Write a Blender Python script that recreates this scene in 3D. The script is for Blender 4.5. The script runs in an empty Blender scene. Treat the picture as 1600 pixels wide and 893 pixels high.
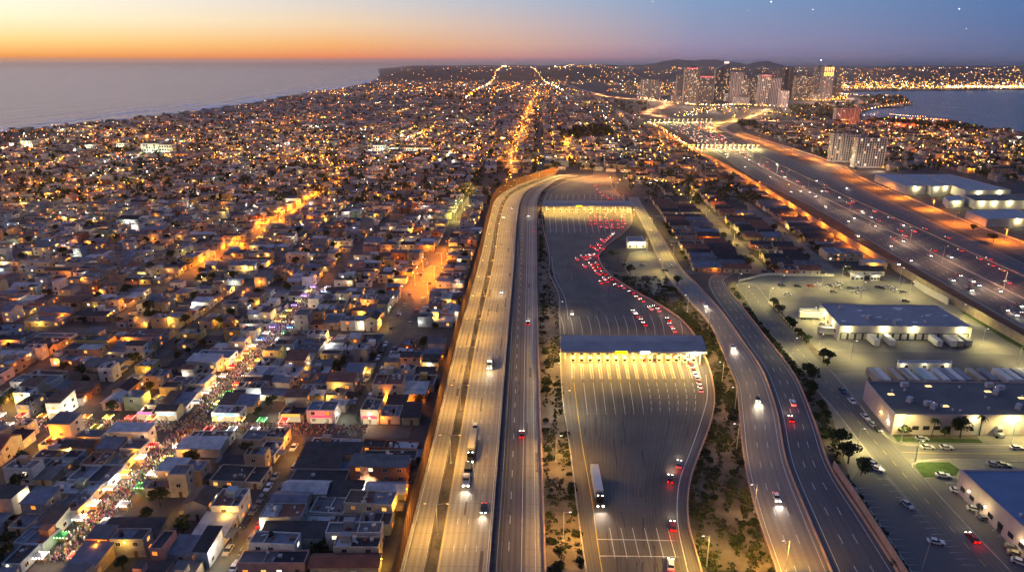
import bpy, bmesh, math, random
import numpy as np
from mathutils import Vector, Matrix
from mathutils.geometry import tessellate_polygon
random.seed(7); RNG = np.random.default_rng(7)
sc = bpy.context.scene
COL = sc.collection
PI = math.pi
# ------------------------------------------------------------------ camera
CAMZ, PITCH, FPX = 130.0, math.radians(18.0), 1066.7
cam = bpy.data.cameras.new('camera'); cam.sensor_width = 36.0; cam.lens = 24.0
cam.clip_start = 1.0; cam.clip_end = 400000.0
cam_o = bpy.data.objects.new('camera', cam); COL.objects.link(cam_o)
cam_o.location = (0, 0, CAMZ); cam_o.rotation_euler = (PI/2 - PITCH, 0, 0)
sc.camera = cam_o
# ------------------------------------------------------------------ render settings
sc.view_settings.view_transform = 'Standard'; sc.view_settings.look = 'None'
sc.view_settings.exposure = 0.0; sc.view_settings.gamma = 1.0
sc.render.engine = 'CYCLES'
cy = sc.cycles
cy.use_denoising = True
cy.max_bounces = 4; cy.diffuse_bounces = 2; cy.glossy_bounces = 2; cy.transmission_bounces = 2; cy.volume_bounces = 0
cy.sample_clamp_direct = 0.0; cy.sample_clamp_indirect = 6.0
cy.use_light_tree = True
cy.caustics_reflective = False; cy.caustics_refractive = False
# ------------------------------------------------------------------ colours
def lin(h):
    h = h.lstrip('#'); o = []
    for i in (0, 2, 4):
        c = int(h[i:i+2], 16)/255
        o.append(c/12.92 if c <= .04045 else ((c+.055)/1.055)**2.4)
    return tuple(o)
# ------------------------------------------------------------------ world: dusk sky, afterglow on the left, blue on the right
world = bpy.data.worlds.new('World'); sc.world = world; world.use_nodes = True
wn = world.node_tree; wn.nodes.clear()
def wnode(t, **k):
    n = wn.nodes.new(t)
    for a, b in k.items(): setattr(n, a, b)
    return n
w_out = wnode('ShaderNodeOutputWorld'); w_bg = wnode('ShaderNodeBackground')
wn.links.new(w_bg.outputs[0], w_out.inputs[0])
w_tc = wnode('ShaderNodeTexCoord'); w_sx = wnode('ShaderNodeSeparateXYZ')
wn.links.new(w_tc.outputs['Generated'], w_sx.inputs[0])
w_az = wnode('ShaderNodeMath', operation='ARCTAN2')
wn.links.new(w_sx.outputs[0], w_az.inputs[0]); wn.links.new(w_sx.outputs[1], w_az.inputs[1])
w_el = wnode('ShaderNodeMath', operation='ARCSINE'); wn.links.new(w_sx.outputs[2], w_el.inputs[0])
w_mx = wnode('ShaderNodeMath', operation='MAXIMUM'); wn.links.new(w_el.outputs[0], w_mx.inputs[0]); w_mx.inputs[1].default_value = 0.0
w_dv = wnode('ShaderNodeMath', operation='DIVIDE'); wn.links.new(w_mx.outputs[0], w_dv.inputs[0]); w_dv.inputs[1].default_value = PI/2
w_sq = wnode('ShaderNodeMath', operation='SQRT'); wn.links.new(w_dv.outputs[0], w_sq.inputs[0])
# azimuth (deg) -> colours at elevations
ELS = (0.0, 0.3, 0.5, 1.5, 3.0, 4.8, 12, 35, 90)
SKY = [
 (-180, .62, '7a7088 7e7289 84748e 907c98 9884a2 9888a6 8884a8 6c80b0 5f7cb2'),
 (-80,  1.2, 'd08a5c e08c48 ff9a20 ffd27c ffeab0 fff0d0 e4c4d6 8c88bc 6480b4'),
 (-37,  1.15, 'cc8c64 d8905c ffa022 ffda88 fff4cc fff6e8 d8c0dc 8686c0 6480b4'),
 (-13.7,1.06, 'b08484 ba8480 f88c50 fab874 f2d4b0 d8d4d2 beb6d8 8494c4 6280b4'),
 (0,    1.02, 'a07e8c a87f8c d0908a dcb09a d0bab6 b6bece a4b4d0 7490c4 607eb4'),
 (14.2, 1.0, '7e7492 827693 8c7e9e 9892b2 8e9abc 82a0c8 7898c4 6484bc 5c7ab0'),
 (37,   1.0, '5a648a 5a668b 5c6a90 5c709c 5674a6 5076ac 5278ac 5278b4 5a78ae'),
 (180,  .62, '7a7088 7e7289 84748e 907c98 9884a2 9888a6 8884a8 6c80b0 5f7cb2')]
prev = None
for k, (az, gain, cols) in enumerate(SKY):
    r = wnode('ShaderNodeValToRGB'); wn.links.new(w_sq.outputs[0], r.inputs[0])
    el = r.color_ramp.elements
    cs = cols.split()
    for i, (e, c) in enumerate(zip(ELS, cs)):
        p = math.sqrt(e/90)
        q = el[0] if i == 0 else (el[len(el)-1] if i == len(cs)-1 else el.new(p))
        q.position = p
    for i, c in enumerate(cs): el[i].color = (*(q*gain*1 for q in lin(c)), 1)
    if prev is None: prev = r; paz = az; continue
    mr = wnode('ShaderNodeMapRange', interpolation_type='LINEAR'); mr.clamp = True
    wn.links.new(w_az.outputs[0], mr.inputs[0])
    mr.inputs[1].default_value = math.radians(paz); mr.inputs[2].default_value = math.radians(az)
    mx = wnode('ShaderNodeMix', data_type='RGBA')
    wn.links.new(mr.outputs[0], mx.inputs[0])
    wn.links.new(prev.outputs[2] if prev.bl_idname == 'ShaderNodeMix' else prev.outputs[0], mx.inputs[6])
    wn.links.new(r.outputs[0], mx.inputs[7])
    prev = mx; paz = az
wn.links.new(prev.outputs[2], w_bg.inputs[0]); w_bg.inputs[1].default_value = 1.0
# ------------------------------------------------------------------ geometry of the ground seen in the photograph
CT, ST = math.cos(PITCH), math.sin(PITCH)
def G(px, py, z=0.0):
    """world point at height z seen at a spot of the 1600 x 893 photograph"""
    a = (px-800)/FPX; b = (446.5-py)/FPX
    d = (a, CT+b*ST, -ST+b*CT)
    t = (z-CAMZ)/d[2]
    return Vector((d[0]*t, d[1]*t, z))
def PX(p):
    """photograph spot of a world point, with its depth"""
    x, y, z = p[0], p[1], p[2]-CAMZ
    dz = y*CT - z*ST; up = y*ST + z*CT
    if dz < 1: return (-9999, -9999, dz)
    return (800+FPX*x/dz, 446.5-FPX*up/dz, dz)
def topz(base, py):
    """height of a point straight above base that is seen at row py"""
    y = base[1]; b = (446.5-py)/FPX
    return CAMZ + y*(-ST+b*CT)/(CT+b*ST)
class Frame:
    def __init__(s, yaw): s.y = math.radians(yaw); s.r = (math.cos(s.y), -math.sin(s.y)); s.f = (math.sin(s.y), math.cos(s.y))
    def __call__(s, u, v, z=0.0): return Vector((s.r[0]*u+s.f[0]*v, s.r[1]*u+s.f[1]*v, z))
    def inv(s, p): return (p[0]*s.r[0]+p[1]*s.r[1], p[0]*s.f[0]+p[1]*s.f[1])
FL, FR = Frame(2.1), Frame(4.4)
# ------------------------------------------------------------------ materials
MATS = {}
def mat(name, col, rough=.8, metal=0., var=.18, scale=.35, spec=.3):
    if name in MATS: return MATS[name]
    if isinstance(col, str): col = lin(col)
    m = bpy.data.materials.new(name); m.use_nodes = True; nt = m.node_tree
    b = nt.nodes['Principled BSDF']; b.inputs['Roughness'].default_value = rough; b.inputs['Metallic'].default_value = metal
    b.inputs['Specular IOR Level'].default_value = spec
    if var > 0:
        g = nt.nodes.new('ShaderNodeNewGeometry'); n1 = nt.nodes.new('ShaderNodeTexNoise'); n1.inputs['Scale'].default_value = scale
        n1.inputs['Detail'].default_value = 6; n1.inputs['Roughness'].default_value = .65
        nt.links.new(g.outputs['Position'], n1.inputs['Vector'])
        mr = nt.nodes.new('ShaderNodeMapRange'); mr.inputs[1].default_value = .25; mr.inputs[2].default_value = .75
        mr.inputs[3].default_value = 1-var*1.6; mr.inputs[4].default_value = 1+var
        nt.links.new(n1.outputs['Fac'], mr.inputs[0])
        mx = nt.nodes.new('ShaderNodeVectorMath'); mx.operation = 'SCALE'; mx.inputs[0].default_value = col
        nt.links.new(mr.outputs[0], mx.inputs['Scale']); nt.links.new(mx.outputs[0], b.inputs['Base Color'])
    else: b.inputs['Base Color'].default_value = (*col, 1)
    MATS[name] = m; return m
def emit(name, col, strength):
    if name in MATS: return MATS[name]
    if isinstance(col, str): col = lin(col)
    m = bpy.data.materials.new(name); m.use_nodes = True; nt = m.node_tree; nt.nodes.clear()
    e = nt.nodes.new('ShaderNodeEmission'); e.inputs[0].default_value = (*col, 1); e.inputs[1].default_value = strength
    o = nt.nodes.new('ShaderNodeOutputMaterial'); nt.links.new(e.outputs[0], o.inputs[0])
    m.cycles.emission_sampling = 'NONE'
    MATS[name] = m; return m
def road_mat(name, col, lane=3.6, band=.25, streak=.3, joint=0., rough=.75, blotch=.7):
    """pavement with wheel tracks and long streaks; UV runs in metres across (u) and along (v)"""
    if name in MATS: return MATS[name]
    if isinstance(col, str): col = lin(col)
    m = bpy.data.materials.new(name); m.use_nodes = True; nt = m.node_tree; L = nt.links.new
    b = nt.nodes['Principled BSDF']; b.inputs['Roughness'].default_value = rough; b.inputs['Specular IOR Level'].default_value = .3
    uv = nt.nodes.new('ShaderNodeUVMap'); sx = nt.nodes.new('ShaderNodeSeparateXYZ'); L(uv.outputs[0], sx.inputs[0])
    def M(op, a, bb=None, c=None):
        n = nt.nodes.new('ShaderNodeMath'); n.operation = op
        for i, q in enumerate((a, bb, c)):
            if q is None: continue
            if isinstance(q, (int, float)): n.inputs[i].default_value = q
            else: L(q, n.inputs[i])
        return n.outputs[0]
    s = M('SINE', M('MULTIPLY', sx.outputs[0], 4*PI/lane))            # two wheel tracks per lane
    f1 = M('MULTIPLY_ADD', s, band*.5, 1-band*.5)
    mp = nt.nodes.new('ShaderNodeMapping'); mp.inputs['Scale'].default_value = (1.3, .035, 1); L(uv.outputs[0], mp.inputs[0])
    n1 = nt.nodes.new('ShaderNodeTexNoise'); n1.inputs['Scale'].default_value = 1; n1.inputs['Detail'].default_value = 5; L(mp.outputs[0], n1.inputs[0])
    f2 = M('MULTIPLY_ADD', n1.outputs['Fac'], streak*2, 1-streak)
    n2 = nt.nodes.new('ShaderNodeTexNoise'); n2.inputs['Scale'].default_value = .05; n2.inputs['Detail'].default_value = 8; L(uv.outputs[0], n2.inputs[0])
    f3 = M('MULTIPLY_ADD', n2.outputs['Fac'], blotch, 1-blotch*.5)
    n3 = nt.nodes.new('ShaderNodeTexNoise'); n3.inputs['Scale'].default_value = 1.2; n3.inputs['Detail'].default_value = 4; L(uv.outputs[0], n3.inputs[0])
    f4 = M('MULTIPLY_ADD', n3.outputs['Fac'], .3, .85)
    f = M('MULTIPLY', M('MULTIPLY', f1, f2), M('MULTIPLY', f3, f4))
    if joint:
        jj = M('LESS_THAN', M('FRACT', M('MULTIPLY', sx.outputs[1], 1/joint)), .03)
        f = M('MULTIPLY', f, M('MULTIPLY_ADD', jj, -.3, 1))
    vm = nt.nodes.new('ShaderNodeVectorMath'); vm.operation = 'SCALE'; vm.inputs[0].default_value = col
    L(f, vm.inputs['Scale']); L(vm.outputs[0], b.inputs['Base Color'])
    MATS[name] = m; return m
# ------------------------------------------------------------------ mesh helper
class MB:
    def __init__(s): s.v = []; s.f = []; s.m = []; s.uv = None
    def face(s, pts, mi=0):
        n = len(s.v); s.v.extend([tuple(p) for p in pts]); s.f.append(tuple(range(n, n+len(pts)))); s.m.append(mi)
    def box(s, c, size, mi=0, rz=0., top=None, bottom=False, taper=1.):
        """c: centre of the base"""
        x, y, z = c; a, b, h = size[0]/2, size[1]/2, size[2]; co, si = math.cos(rz), math.sin(rz)
        n = len(s.v)
        for zz, t in ((0, 1.), (h, taper)):
            for dx, dy in ((-a, -b), (a, -b), (a, b), (-a, b)):
                dx *= t; dy *= t
                s.v.append((x+dx*co-dy*si, y+dx*si+dy*co, z+zz))
        for q in ((0,1,5,4), (1,2,6,5), (2,3,7,6), (3,0,4,7)): s.f.append(tuple(n+i for i in q)); s.m.append(mi)
        s.f.append((n+4, n+5, n+6, n+7)); s.m.append(mi if top is None else top)
        if bottom: s.f.append((n+3, n+2, n+1, n)); s.m.append(mi)
        return s
    def cyl(s, p0, p1, r0, r1=None, n=8, mi=0, caps=True):
        r1 = r0 if r1 is None else r1
        p0, p1 = Vector(p0), Vector(p1); d = (p1-p0).normalized()
        a = d.orthogonal().normalized(); b = d.cross(a); k = len(s.v)
        for p, r in ((p0, r0), (p1, r1)):
            for i in range(n):
                t = 2*PI*i/n; s.v.append(tuple(p + (a*math.cos(t)+b*math.sin(t))*r))
        for i in range(n): s.f.append((k+i, k+(i+1) % n, k+n+(i+1) % n, k+n+i)); s.m.append(mi)
        if caps:
            s.f.append(tuple(k+n+i for i in range(n))); s.m.append(mi)
            s.f.append(tuple(k+n-1-i for i in range(n))); s.m.append(mi)
        return s
    def prism(s, pts, z0, z1, mi=0, top=None):
        n = len(s.v); k = len(pts)
        for z in (z0, z1):
            for p in pts: s.v.append((p[0], p[1], z))
        for i in range(k): s.f.append((n+i, n+(i+1) % k, n+k+(i+1) % k, n+k+i)); s.m.append(mi)
        s.f.append(tuple(n+k+i for i in range(k))); s.m.append(mi if top is None else top)
        return s
    def octa(s, c, r, mi=0, h=None):
        h = h or r; x, y, z = c; n = len(s.v)
        s.v += [(x+r, y, z), (x, y+r, z), (x-r, y, z), (x, y-r, z), (x, y, z+h), (x, y, z-h)]
        for q in ((0,1,4), (1,2,4), (2,3,4), (3,0,4), (1,0,5), (2,1,5), (3,2,5), (0,3,5)): s.f.append(tuple(n+i for i in q)); s.m.append(mi)
    def mesh(s, name, mats):
        me = bpy.data.meshes.new(name); me.from_pydata(s.v, [], s.f)
        for q in mats: me.materials.append(q)
        if len(mats) > 1: me.polygons.foreach_set('material_index', s.m)
        if s.uv is not None:
            l = me.uv_layers.new(name='UVMap'); vi = np.empty(len(me.loops), np.int32); me.loops.foreach_get('vertex_index', vi)
            l.data.foreach_set('uv', np.asarray(s.uv, np.float32)[vi].ravel())
        me.update(); return me
    def build(s, name, mats, parent=None, loc=None):
        if not isinstance(mats, (list, tuple)): mats = [mats]
        return link(name, s.mesh(name, mats), parent, loc)
def link(name, data, parent=None, loc=None, rz=0.):
    o = bpy.data.objects.new(name, data); COL.objects.link(o)
    if parent: o.parent = parent
    if loc is not None: o.location = loc
    if rz: o.rotation_euler = (0, 0, rz)
    return o
USED = {}
def tag(o, label, cat, group=None):
    n = len(label.split())
    if n > 16 or n < 4: print('LABEL LENGTH', n, label)
    if label in USED and (group is None or USED[label] != group): print('LABEL REPEATED', label)
    USED[label] = group
    o['label'] = label; o['category'] = cat
    if group: o['group'] = group
    return o
def thing(name, label, cat, loc=(0, 0, 0), rz=0., group=None):
    o = bpy.data.objects.new(name, None); COL.objects.link(o); o.location = loc; o.rotation_euler = (0, 0, rz)
    o.empty_display_size = .5
    return tag(o, label, cat, group)
def struct(o): o['kind'] = 'structure'; return o
def stuff(o, label=None):
    o['kind'] = 'stuff'
    if label: o['label'] = label; o['category'] = o.name.replace('_', ' ')
    return o
KIDS = {}
def dup(src, name, label, cat, loc, rz=0., group=None, scale=None):
    """copy of a thing with its parts and sub-parts"""
    r = src.copy(); COL.objects.link(r); r.name = name; r.location = loc; r.rotation_euler = (0, 0, rz)
    if scale: r.scale = (scale,)*3 if not isinstance(scale, tuple) else scale
    if 'group' in r: del r['group']
    tag(r, label, cat, group)
    if src.name not in KIDS: KIDS[src.name] = [(c, list(c.children)) for c in src.children]
    for c, gs in KIDS[src.name]:
        d = c.copy(); COL.objects.link(d); d.parent = r
        for g in gs:
            e = g.copy(); COL.objects.link(e); e.parent = d
    return r
LD = {}
def light(parent, loc, col, watts, kind='POINT', radius=.2, spot=160, blend=.4):
    key = (col, watts, kind, radius, spot, blend)
    if key not in LD:
        l = bpy.data.lights.new('lamp_or_fill', kind); l.energy = watts; l.color = lin(col); l.shadow_soft_size = radius; l.cycles.use_multiple_importance_sampling = False
        if kind == 'SPOT': l.spot_size = math.radians(spot); l.spot_blend = blend
        LD[key] = l
    o = bpy.data.objects.new('lamp_or_fill', LD[key]); COL.objects.link(o)
    if parent: o.parent = parent
    o.location = loc; return o
def smooth(pts, n):
    """Catmull-Rom through pts, resampled to n points by length"""
    P = np.array([[p[0], p[1]] for p in pts], float)
    Q = np.vstack([2*P[0]-P[1], P, 2*P[-1]-P[-2]]); out = []
    for i in range(1, len(Q)-2):
        p0, p1, p2, p3 = Q[i-1:i+3]
        # centripetal-ish: tangents limited by segment lengths
        l1 = np.linalg.norm(p2-p1); l0 = np.linalg.norm(p1-p0); l2 = np.linalg.norm(p3-p2)
        m1 = ((p1-p0)/max(l0, 1e-6)*l1 + (p2-p1)/max(l1, 1e-6)*l0)/(l0+l1)*l1
        m2 = ((p2-p1)/max(l1, 1e-6)*l2 + (p3-p2)/max(l2, 1e-6)*l1)/(l1+l2)*l1
        for t in np.linspace(0, 1, 16, endpoint=False):
            out.append((2*t**3-3*t**2+1)*p1 + (t**3-2*t**2+t)*m1 + (-2*t**3+3*t**2)*p2 + (t**3-t**2)*m2)
    out.append(P[-1]); out = np.array(out)
    L = np.r_[0, np.cumsum(np.linalg.norm(np.diff(out, axis=0), axis=1))]
    s = np.linspace(0, L[-1], n)
    return np.c_[np.interp(s, L, out[:, 0]), np.interp(s, L, out[:, 1])]
def W(pts): return [G(*p) for p in pts]
class Road:
    """a strip of pavement between two edges given as spots of the photograph"""
    def __init__(s, L, R, n=80, world=False):
        s.L = smooth(L if world else W(L), n); s.R = smooth(R if world else W(R), n); s.n = n
        mid = (s.L+s.R)/2; s.len = np.r_[0, np.cumsum(np.linalg.norm(np.diff(mid, axis=0), axis=1))]
        s.w = float(np.median(np.linalg.norm(s.L-s.R, axis=1)))
    def at(s, t, d):
        """point at t across (0 left, 1 right) and d metres along, with heading"""
        l = lambda A: np.array([np.interp(d, s.len, A[:, 0]), np.interp(d, s.len, A[:, 1])])
        p = l(s.L)*(1-t)+l(s.R)*t; q = (l(s.L)*0); d2 = d+2
        l2 = lambda A: np.array([np.interp(d2, s.len, A[:, 0]), np.interp(d2, s.len, A[:, 1])])
        q = l2(s.L)*(1-t)+l2(s.R)*t - p
        if np.linalg.norm(q) < 1e-3: q = np.array([0, 1.])
        return p, math.atan2(q[1], q[0])
    def sheet(s, name, m, z, nt=1):
        b = MB(); b.uv = []
        ts = np.linspace(0, 1, nt+1)
        for i in range(s.n):
            for t in ts:
                p = s.L[i]*(1-t)+s.R[i]*t; b.v.append((p[0], p[1], z)); b.uv.append((t*s.w, s.len[i]))
        k = nt+1
        for i in range(s.n-1):
            for j in range(nt): b.f.append((i*k+j, i*k+j+1, (i+1)*k+j+1, (i+1)*k+j)); b.m.append(0)
        return struct(b.build(name, m))
    def line(s, b, t, w, z, mi=0, dash=0, gap=0, d0=0, d1=None, off=0.):
        """paint along the road into the mesh builder b"""
        tot = s.len[-1]; d1 = tot if d1 is None else d1
        d = d0
        step = dash if dash else 6.0
        while d < d1-.1:
            e = min(d+step, d1)
            p, h = s.at(t, d); q, h2 = s.at(t, e)
            nx, ny = -math.sin(h), math.cos(h); mx, my = -math.sin(h2), math.cos(h2)
            a, c = off-w/2, off+w/2
            b.face([(p[0]+nx*a, p[1]+ny*a, z), (q[0]+mx*a, q[1]+my*a, z), (q[0]+mx*c, q[1]+my*c, z), (p[0]+nx*c, p[1]+ny*c, z)][::-1], mi)
            d = e+gap if dash else e
def wallmesh(P, h, th, z0=0., mi=0, b=None, hs=None):
    """upright wall along world polyline P"""
    b = b or MB(); n = len(P); k = len(b.v)
    for i in range(n):
        a = P[max(i-1, 0)]; c = P[min(i+1, n-1)]; d = np.array([c[0]-a[0], c[1]-a[1]]); d /= max(np.linalg.norm(d), 1e-6)
        nx, ny = -d[1]*th/2, d[0]*th/2; x, y = P[i][0], P[i][1]
        hh = h if hs is None else hs[i]
        b.v += [(x+nx, y+ny, z0), (x-nx, y-ny, z0), (x-nx, y-ny, z0+hh), (x+nx, y+ny, z0+hh)]
    for i in range(n-1):
        q = k+4*i
        for e in ((0, 3), (3, 2), (2, 1)): b.f.append((q+e[0], q+e[1], q+4+e[1], q+4+e[0])); b.m.append(mi)
    b.f.append((k, k+1, k+2, k+3)); b.m.append(mi); q = k+4*(n-1); b.f.append((q+3, q+2, q+1, q)); b.m.append(mi)
    return b
def poly_sheet(name, pts, m, z, world=False):
    P = [Vector((p[0], p[1], 0)) for p in (pts if world else W(pts))]
    b = MB(); b.v = [(p.x, p.y, z) for p in P]
    for t in tessellate_polygon([P]):
        a, c, d = (P[i] for i in t)
        if (c-a).cross(d-a).z < 0: t = t[::-1]
        b.f.append(tuple(t)); b.m.append(0)
    return struct(b.build(name, m))
def inpoly(x, y, P):
    """points inside polygon P (numpy)"""
    x = np.asarray(x, float); y = np.asarray(y, float); r = np.zeros(x.shape, bool); j = len(P)-1
    for i in range(len(P)):
        xi, yi, xj, yj = P[i][0], P[i][1], P[j][0], P[j][1]
        c = ((yi > y) != (yj > y)) & (x < (xj-xi)*(y-yi)/((yj-yi) or 1e-9)+xi); r ^= c; j = i
    return r
ORD = 'first second third fourth fifth sixth seventh eighth ninth tenth eleventh twelfth thirteenth fourteenth fifteenth sixteenth seventeenth eighteenth nineteenth twentieth'.split()
TENS = {20: 'twenty', 30: 'thirty', 40: 'forty', 50: 'fifty', 60: 'sixty', 70: 'seventy', 80: 'eighty', 90: 'ninety'}
TENTH = {20: 'twentieth', 30: 'thirtieth', 40: 'fortieth', 50: 'fiftieth', 60: 'sixtieth', 70: 'seventieth', 80: 'eightieth', 90: 'ninetieth'}
def ordw(i):
    if i < 20: return ORD[i]
    n = i+1
    if n >= 100: return 'hundred-and-' + ordw(n-101) if n > 100 else 'hundredth'
    t, u = n//10*10, n % 10
    return TENTH[t] if u == 0 else TENS[t]+'-'+ORD[u-1]
# ================================================================== THE SETTING
m_ground = mat('city_ground', (.075, .066, .06), .9, var=.35, scale=.06)
m_asph = road_mat('asphalt', (.105, .098, .10), band=.12, streak=.3)
m_asph_old = road_mat('worn_asphalt', (.12, .11, .105), band=.15, streak=.3)
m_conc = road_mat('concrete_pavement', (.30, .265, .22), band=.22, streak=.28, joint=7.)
m_plaza = road_mat('plaza_asphalt', (.128, .111, .094), lane=3.9, band=.14, streak=.5, blotch=1.2)
m_dirt = mat('dirt', (.17, .135, .10), .95, var=.4, scale=.12)
m_brush = mat('brush_ground', (.115, .093, .068), .95, var=.6, scale=.09)
m_lot = mat('yard_concrete', (.19, .175, .15), .85, var=.3, scale=.05)
m_paint = mat('white_paint', (.62, .6, .56), .6, var=.25, scale=.8)
m_ypaint = mat('yellow_paint', (.62, .42, .07), .6, var=.2, scale=.8)
m_wall = mat('barrier_concrete', (.42, .36, .30), .85, var=.3, scale=.4)
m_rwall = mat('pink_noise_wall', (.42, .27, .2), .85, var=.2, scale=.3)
m_rust = mat('rusty_steel', (.17, .075, .025), .7, var=.5, scale=.9)
m_dark = mat('dark_metal', (.035, .035, .04), .5, var=0)
m_steel = mat('galvanised_steel', (.45, .44, .42), .45, .3, var=.1)
m_grass = mat('lawn_grass', (.035, .065, .014), .95, var=.45, scale=.5)
m_roof_blue = mat('blue_grey_roof', (.25, .25, .27), .8, var=.18, scale=.08)
m_roof_dark = mat('dark_grey_roof', (.12, .115, .115), .8, var=.25, scale=.08)
m_roof_lt = mat('pale_metal_roof', (.30, .31, .34), .7, var=.15, scale=.1)
m_whwall = mat('cream_panel_wall', (.46, .43, .40), .8, var=.12, scale=.2)
m_pinkwall = mat('pinkish_panel_wall', (.47, .38, .345), .8, var=.12, scale=.2)
m_door = mat('dock_door_panel', (.48, .47, .43), .6, var=.1)
m_glass = mat('dark_glass', (.02, .022, .028), .15, var=0, spec=.6)
m_tyre = mat('tyre_rubber', (.015, .015, .015), .9, var=0)
e_white = emit('lamp_white', 'fff0d0', 14); e_yell = emit('lamp_yellow', 'ffc45a', 14); e_sod = emit('lamp_orange', 'ff8a1c', 12)
e_head = emit('headlight_glow', 'fff2d8', 30); e_tail = emit('taillight_glow', 'ff1408', 9)
e_win = [emit('window_warm', 'ffb45a', 1.6), emit('window_orange', 'ff8a28', 1.7), emit('window_white', 'fff0cc', 1.8), emit('window_dim', 'c88a48', .6)]

# ---- sea, land
def sea_mat():
    m = bpy.data.materials.new('sea_water'); m.use_nodes = True; nt = m.node_tree; L = nt.links.new
    b = nt.nodes['Principled BSDF']; b.inputs['Base Color'].default_value = (.03, .04, .075, 1); b.inputs['Roughness'].default_value = .25; b.inputs['IOR'].default_value = 1.24
    g = nt.nodes.new('ShaderNodeNewGeometry'); mp = nt.nodes.new('ShaderNodeMapping'); mp.inputs['Scale'].default_value = (.016, .0035, .03)
    mp.inputs['Rotation'].default_value = (0, 0, math.radians(4)); L(g.outputs['Position'], mp.inputs[0])
    n = nt.nodes.new('ShaderNodeTexNoise'); n.inputs['Scale'].default_value = 1; n.inputs['Detail'].default_value = 8; L(mp.outputs[0], n.inputs[0])
    bp = nt.nodes.new('ShaderNodeBump'); bp.inputs['Strength'].default_value = .9; bp.inputs['Distance'].default_value = 9.; L(n.outputs['Fac'], bp.inputs['Height'])
    L(bp.outputs[0], b.inputs['Normal']); return m
m_sea = sea_mat()
b = MB(); b.v = [(-180000, -2000, -2), (180000, -2000, -2), (180000, 180000, -2), (-180000, 180000, -2)]; b.f = [(0, 1, 2, 3)]; b.m = [0]
struct(b.build('sea', m_sea))
COAST = [(-1250, -600), (-1150, 500), (-1085, 1000)] + [tuple(G(*p)[:2]) for p in ((0,207),(120,197),(250,183),(370,166),(470,148),(540,138),(580,130),(590,124))]
BAYSHORE_FAR = [tuple(G(*p)[:2]) for p in ((1800,139.6),(1600,140),(1500,141),(1400,141.5),(1330,143),(1303,145.5))]
BAYSHORE = [tuple(G(*p)[:2]) for p in ((1316,148.5),(1345,150),(1400,149.5),(1413,151),(1417,156),(1423,163.5),(1400,167),(1368,168.5),(1350,173),(1343,179),(1352,184.5),(1400,185.5),(1445,187),(1480,191.5),(1500,195),(1530,201),(1560,204.5),(1600,209),(1700,222))]
land = COAST + [(-1500, 12000), (-3000, 70000), (90000, 70000), (90000, 4100)] + BAYSHORE_FAR + BAYSHORE + [(2500, 950), (90000, 700), (90000, -600)]
poly_sheet('ground', land, m_ground, 0.0, world=True)
m_sand = mat('wet_sand', (.24, .2, .17), .7, var=.2, scale=.02)
cw = smooth(COAST[1:], 90)
b = MB()
nrm = []
for i in range(len(cw)):
    d = cw[min(i+1, 89)]-cw[max(i-1, 0)]; d /= np.linalg.norm(d); nrm.append(np.array([-d[1], d[0]]))
for i in range(len(cw)):
    o = cw[i]+nrm[i]*38; q = cw[i]-nrm[i]*1.0; b.v += [(q[0], q[1], .02), (o[0], o[1], -2.3)]
for i in range(len(cw)-1): b.f.append((2*i, 2*i+2, 2*i+3, 2*i+1)); b.m.append(0)
struct(b.build('beach', m_sand))
m_foam = mat('surf_foam', (.97, .95, .95), .9, var=.35, scale=.02)
b = MB()
for off, wd, ph in ((74, 62, 0.), (150, 30, 1.3), (205, 30, 2.1), (275, 18, .7), (360, 12, 3.3)):
    rng = random.Random(off); k = len(b.v); on = True
    c2 = smooth(COAST[1:], 420)
    for i in range(419):
        d = c2[i+1]-c2[i]; d /= np.linalg.norm(d); nn = np.array([-d[1], d[0]])
        w = wd*(.25+.75*abs(math.sin(i*.11+ph)*math.sin(i*.031+2*ph))); o = off+9*math.sin(i*.07+ph)
        p = c2[i]+nn*(o-w/2); q = c2[i]+nn*(o+w/2); b.v += [(p[0], p[1], -1.93), (q[0], q[1], -1.93)]
        if i < 418 and (off < 160 or math.sin(i*.05+ph) > 0.1): b.f.append((k+2*i, k+2*i+2, k+2*i+3, k+2*i+1)); b.m.append(0)
struct(b.build('surf', m_foam))
# ---- hills and mountains
def sst(x, a, c): t = min(max((x-a)/(c-a), 0), 1); return t*t*(3-2*t)
MTN = [(900,112),(960,104),(1000,101.5),(1020,99.5),(1060,94.5),(1085,96),(1120,94.8),(1150,98.5),(1165,101.5),(1185,96.6),(1200,97),(1215,101),(1240,105),(1290,108),(1360,106),(1430,104),(1500,107),(1600,106),(2100,108)]
def terrain(px, D):
    h = 78*sst(px, 574, 660)*(1-sst(px, 880, 1000))*sst(D, 5200, 6900)
    h += 66*sst(px, 860, 960)*sst(D, 5200, 8200)*(1-.4*sst(px, 1250, 1330))
    h += 34*sst(px, 1300, 1450)*sst(D, 4400, 6500)
    h += (9*math.sin(px*.021+D*.0011)+6*math.sin(px*.057-D*.0019)+4*math.sin(px*.13+D*.004))*sst(D, 5200, 6400)*sst(px, 575, 640)
    if D > 10500:
        zt = CAMZ+(100.1-np.interp(px, [q[0] for q in MTN], [q[1] for q in MTN]))*14.5
        zt += 7*math.sin(px*.11)+4*math.sin(px*.31+1)
        h = max(h, zt*sst(D, 10500, 15000)*(1-sst(D, 15500, 22000)))
    return h
b = MB(); pxs = np.arange(566, 2110, 5); Ds = np.r_[np.linspace(4300, 10000, 34), np.linspace(10600, 22000, 22)]
for D in Ds:
    for px in pxs:
        x = (px-800)/FPX*(D*CT+CAMZ*ST); b.v.append((x, D, terrain(px, D)*1.12-12))
n = len(pxs)
for i in range(len(Ds)-1):
    for j in range(n-1): b.f.append((i*n+j, i*n+j+1, (i+1)*n+j+1, (i+1)*n+j)); b.m.append(0)
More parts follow.
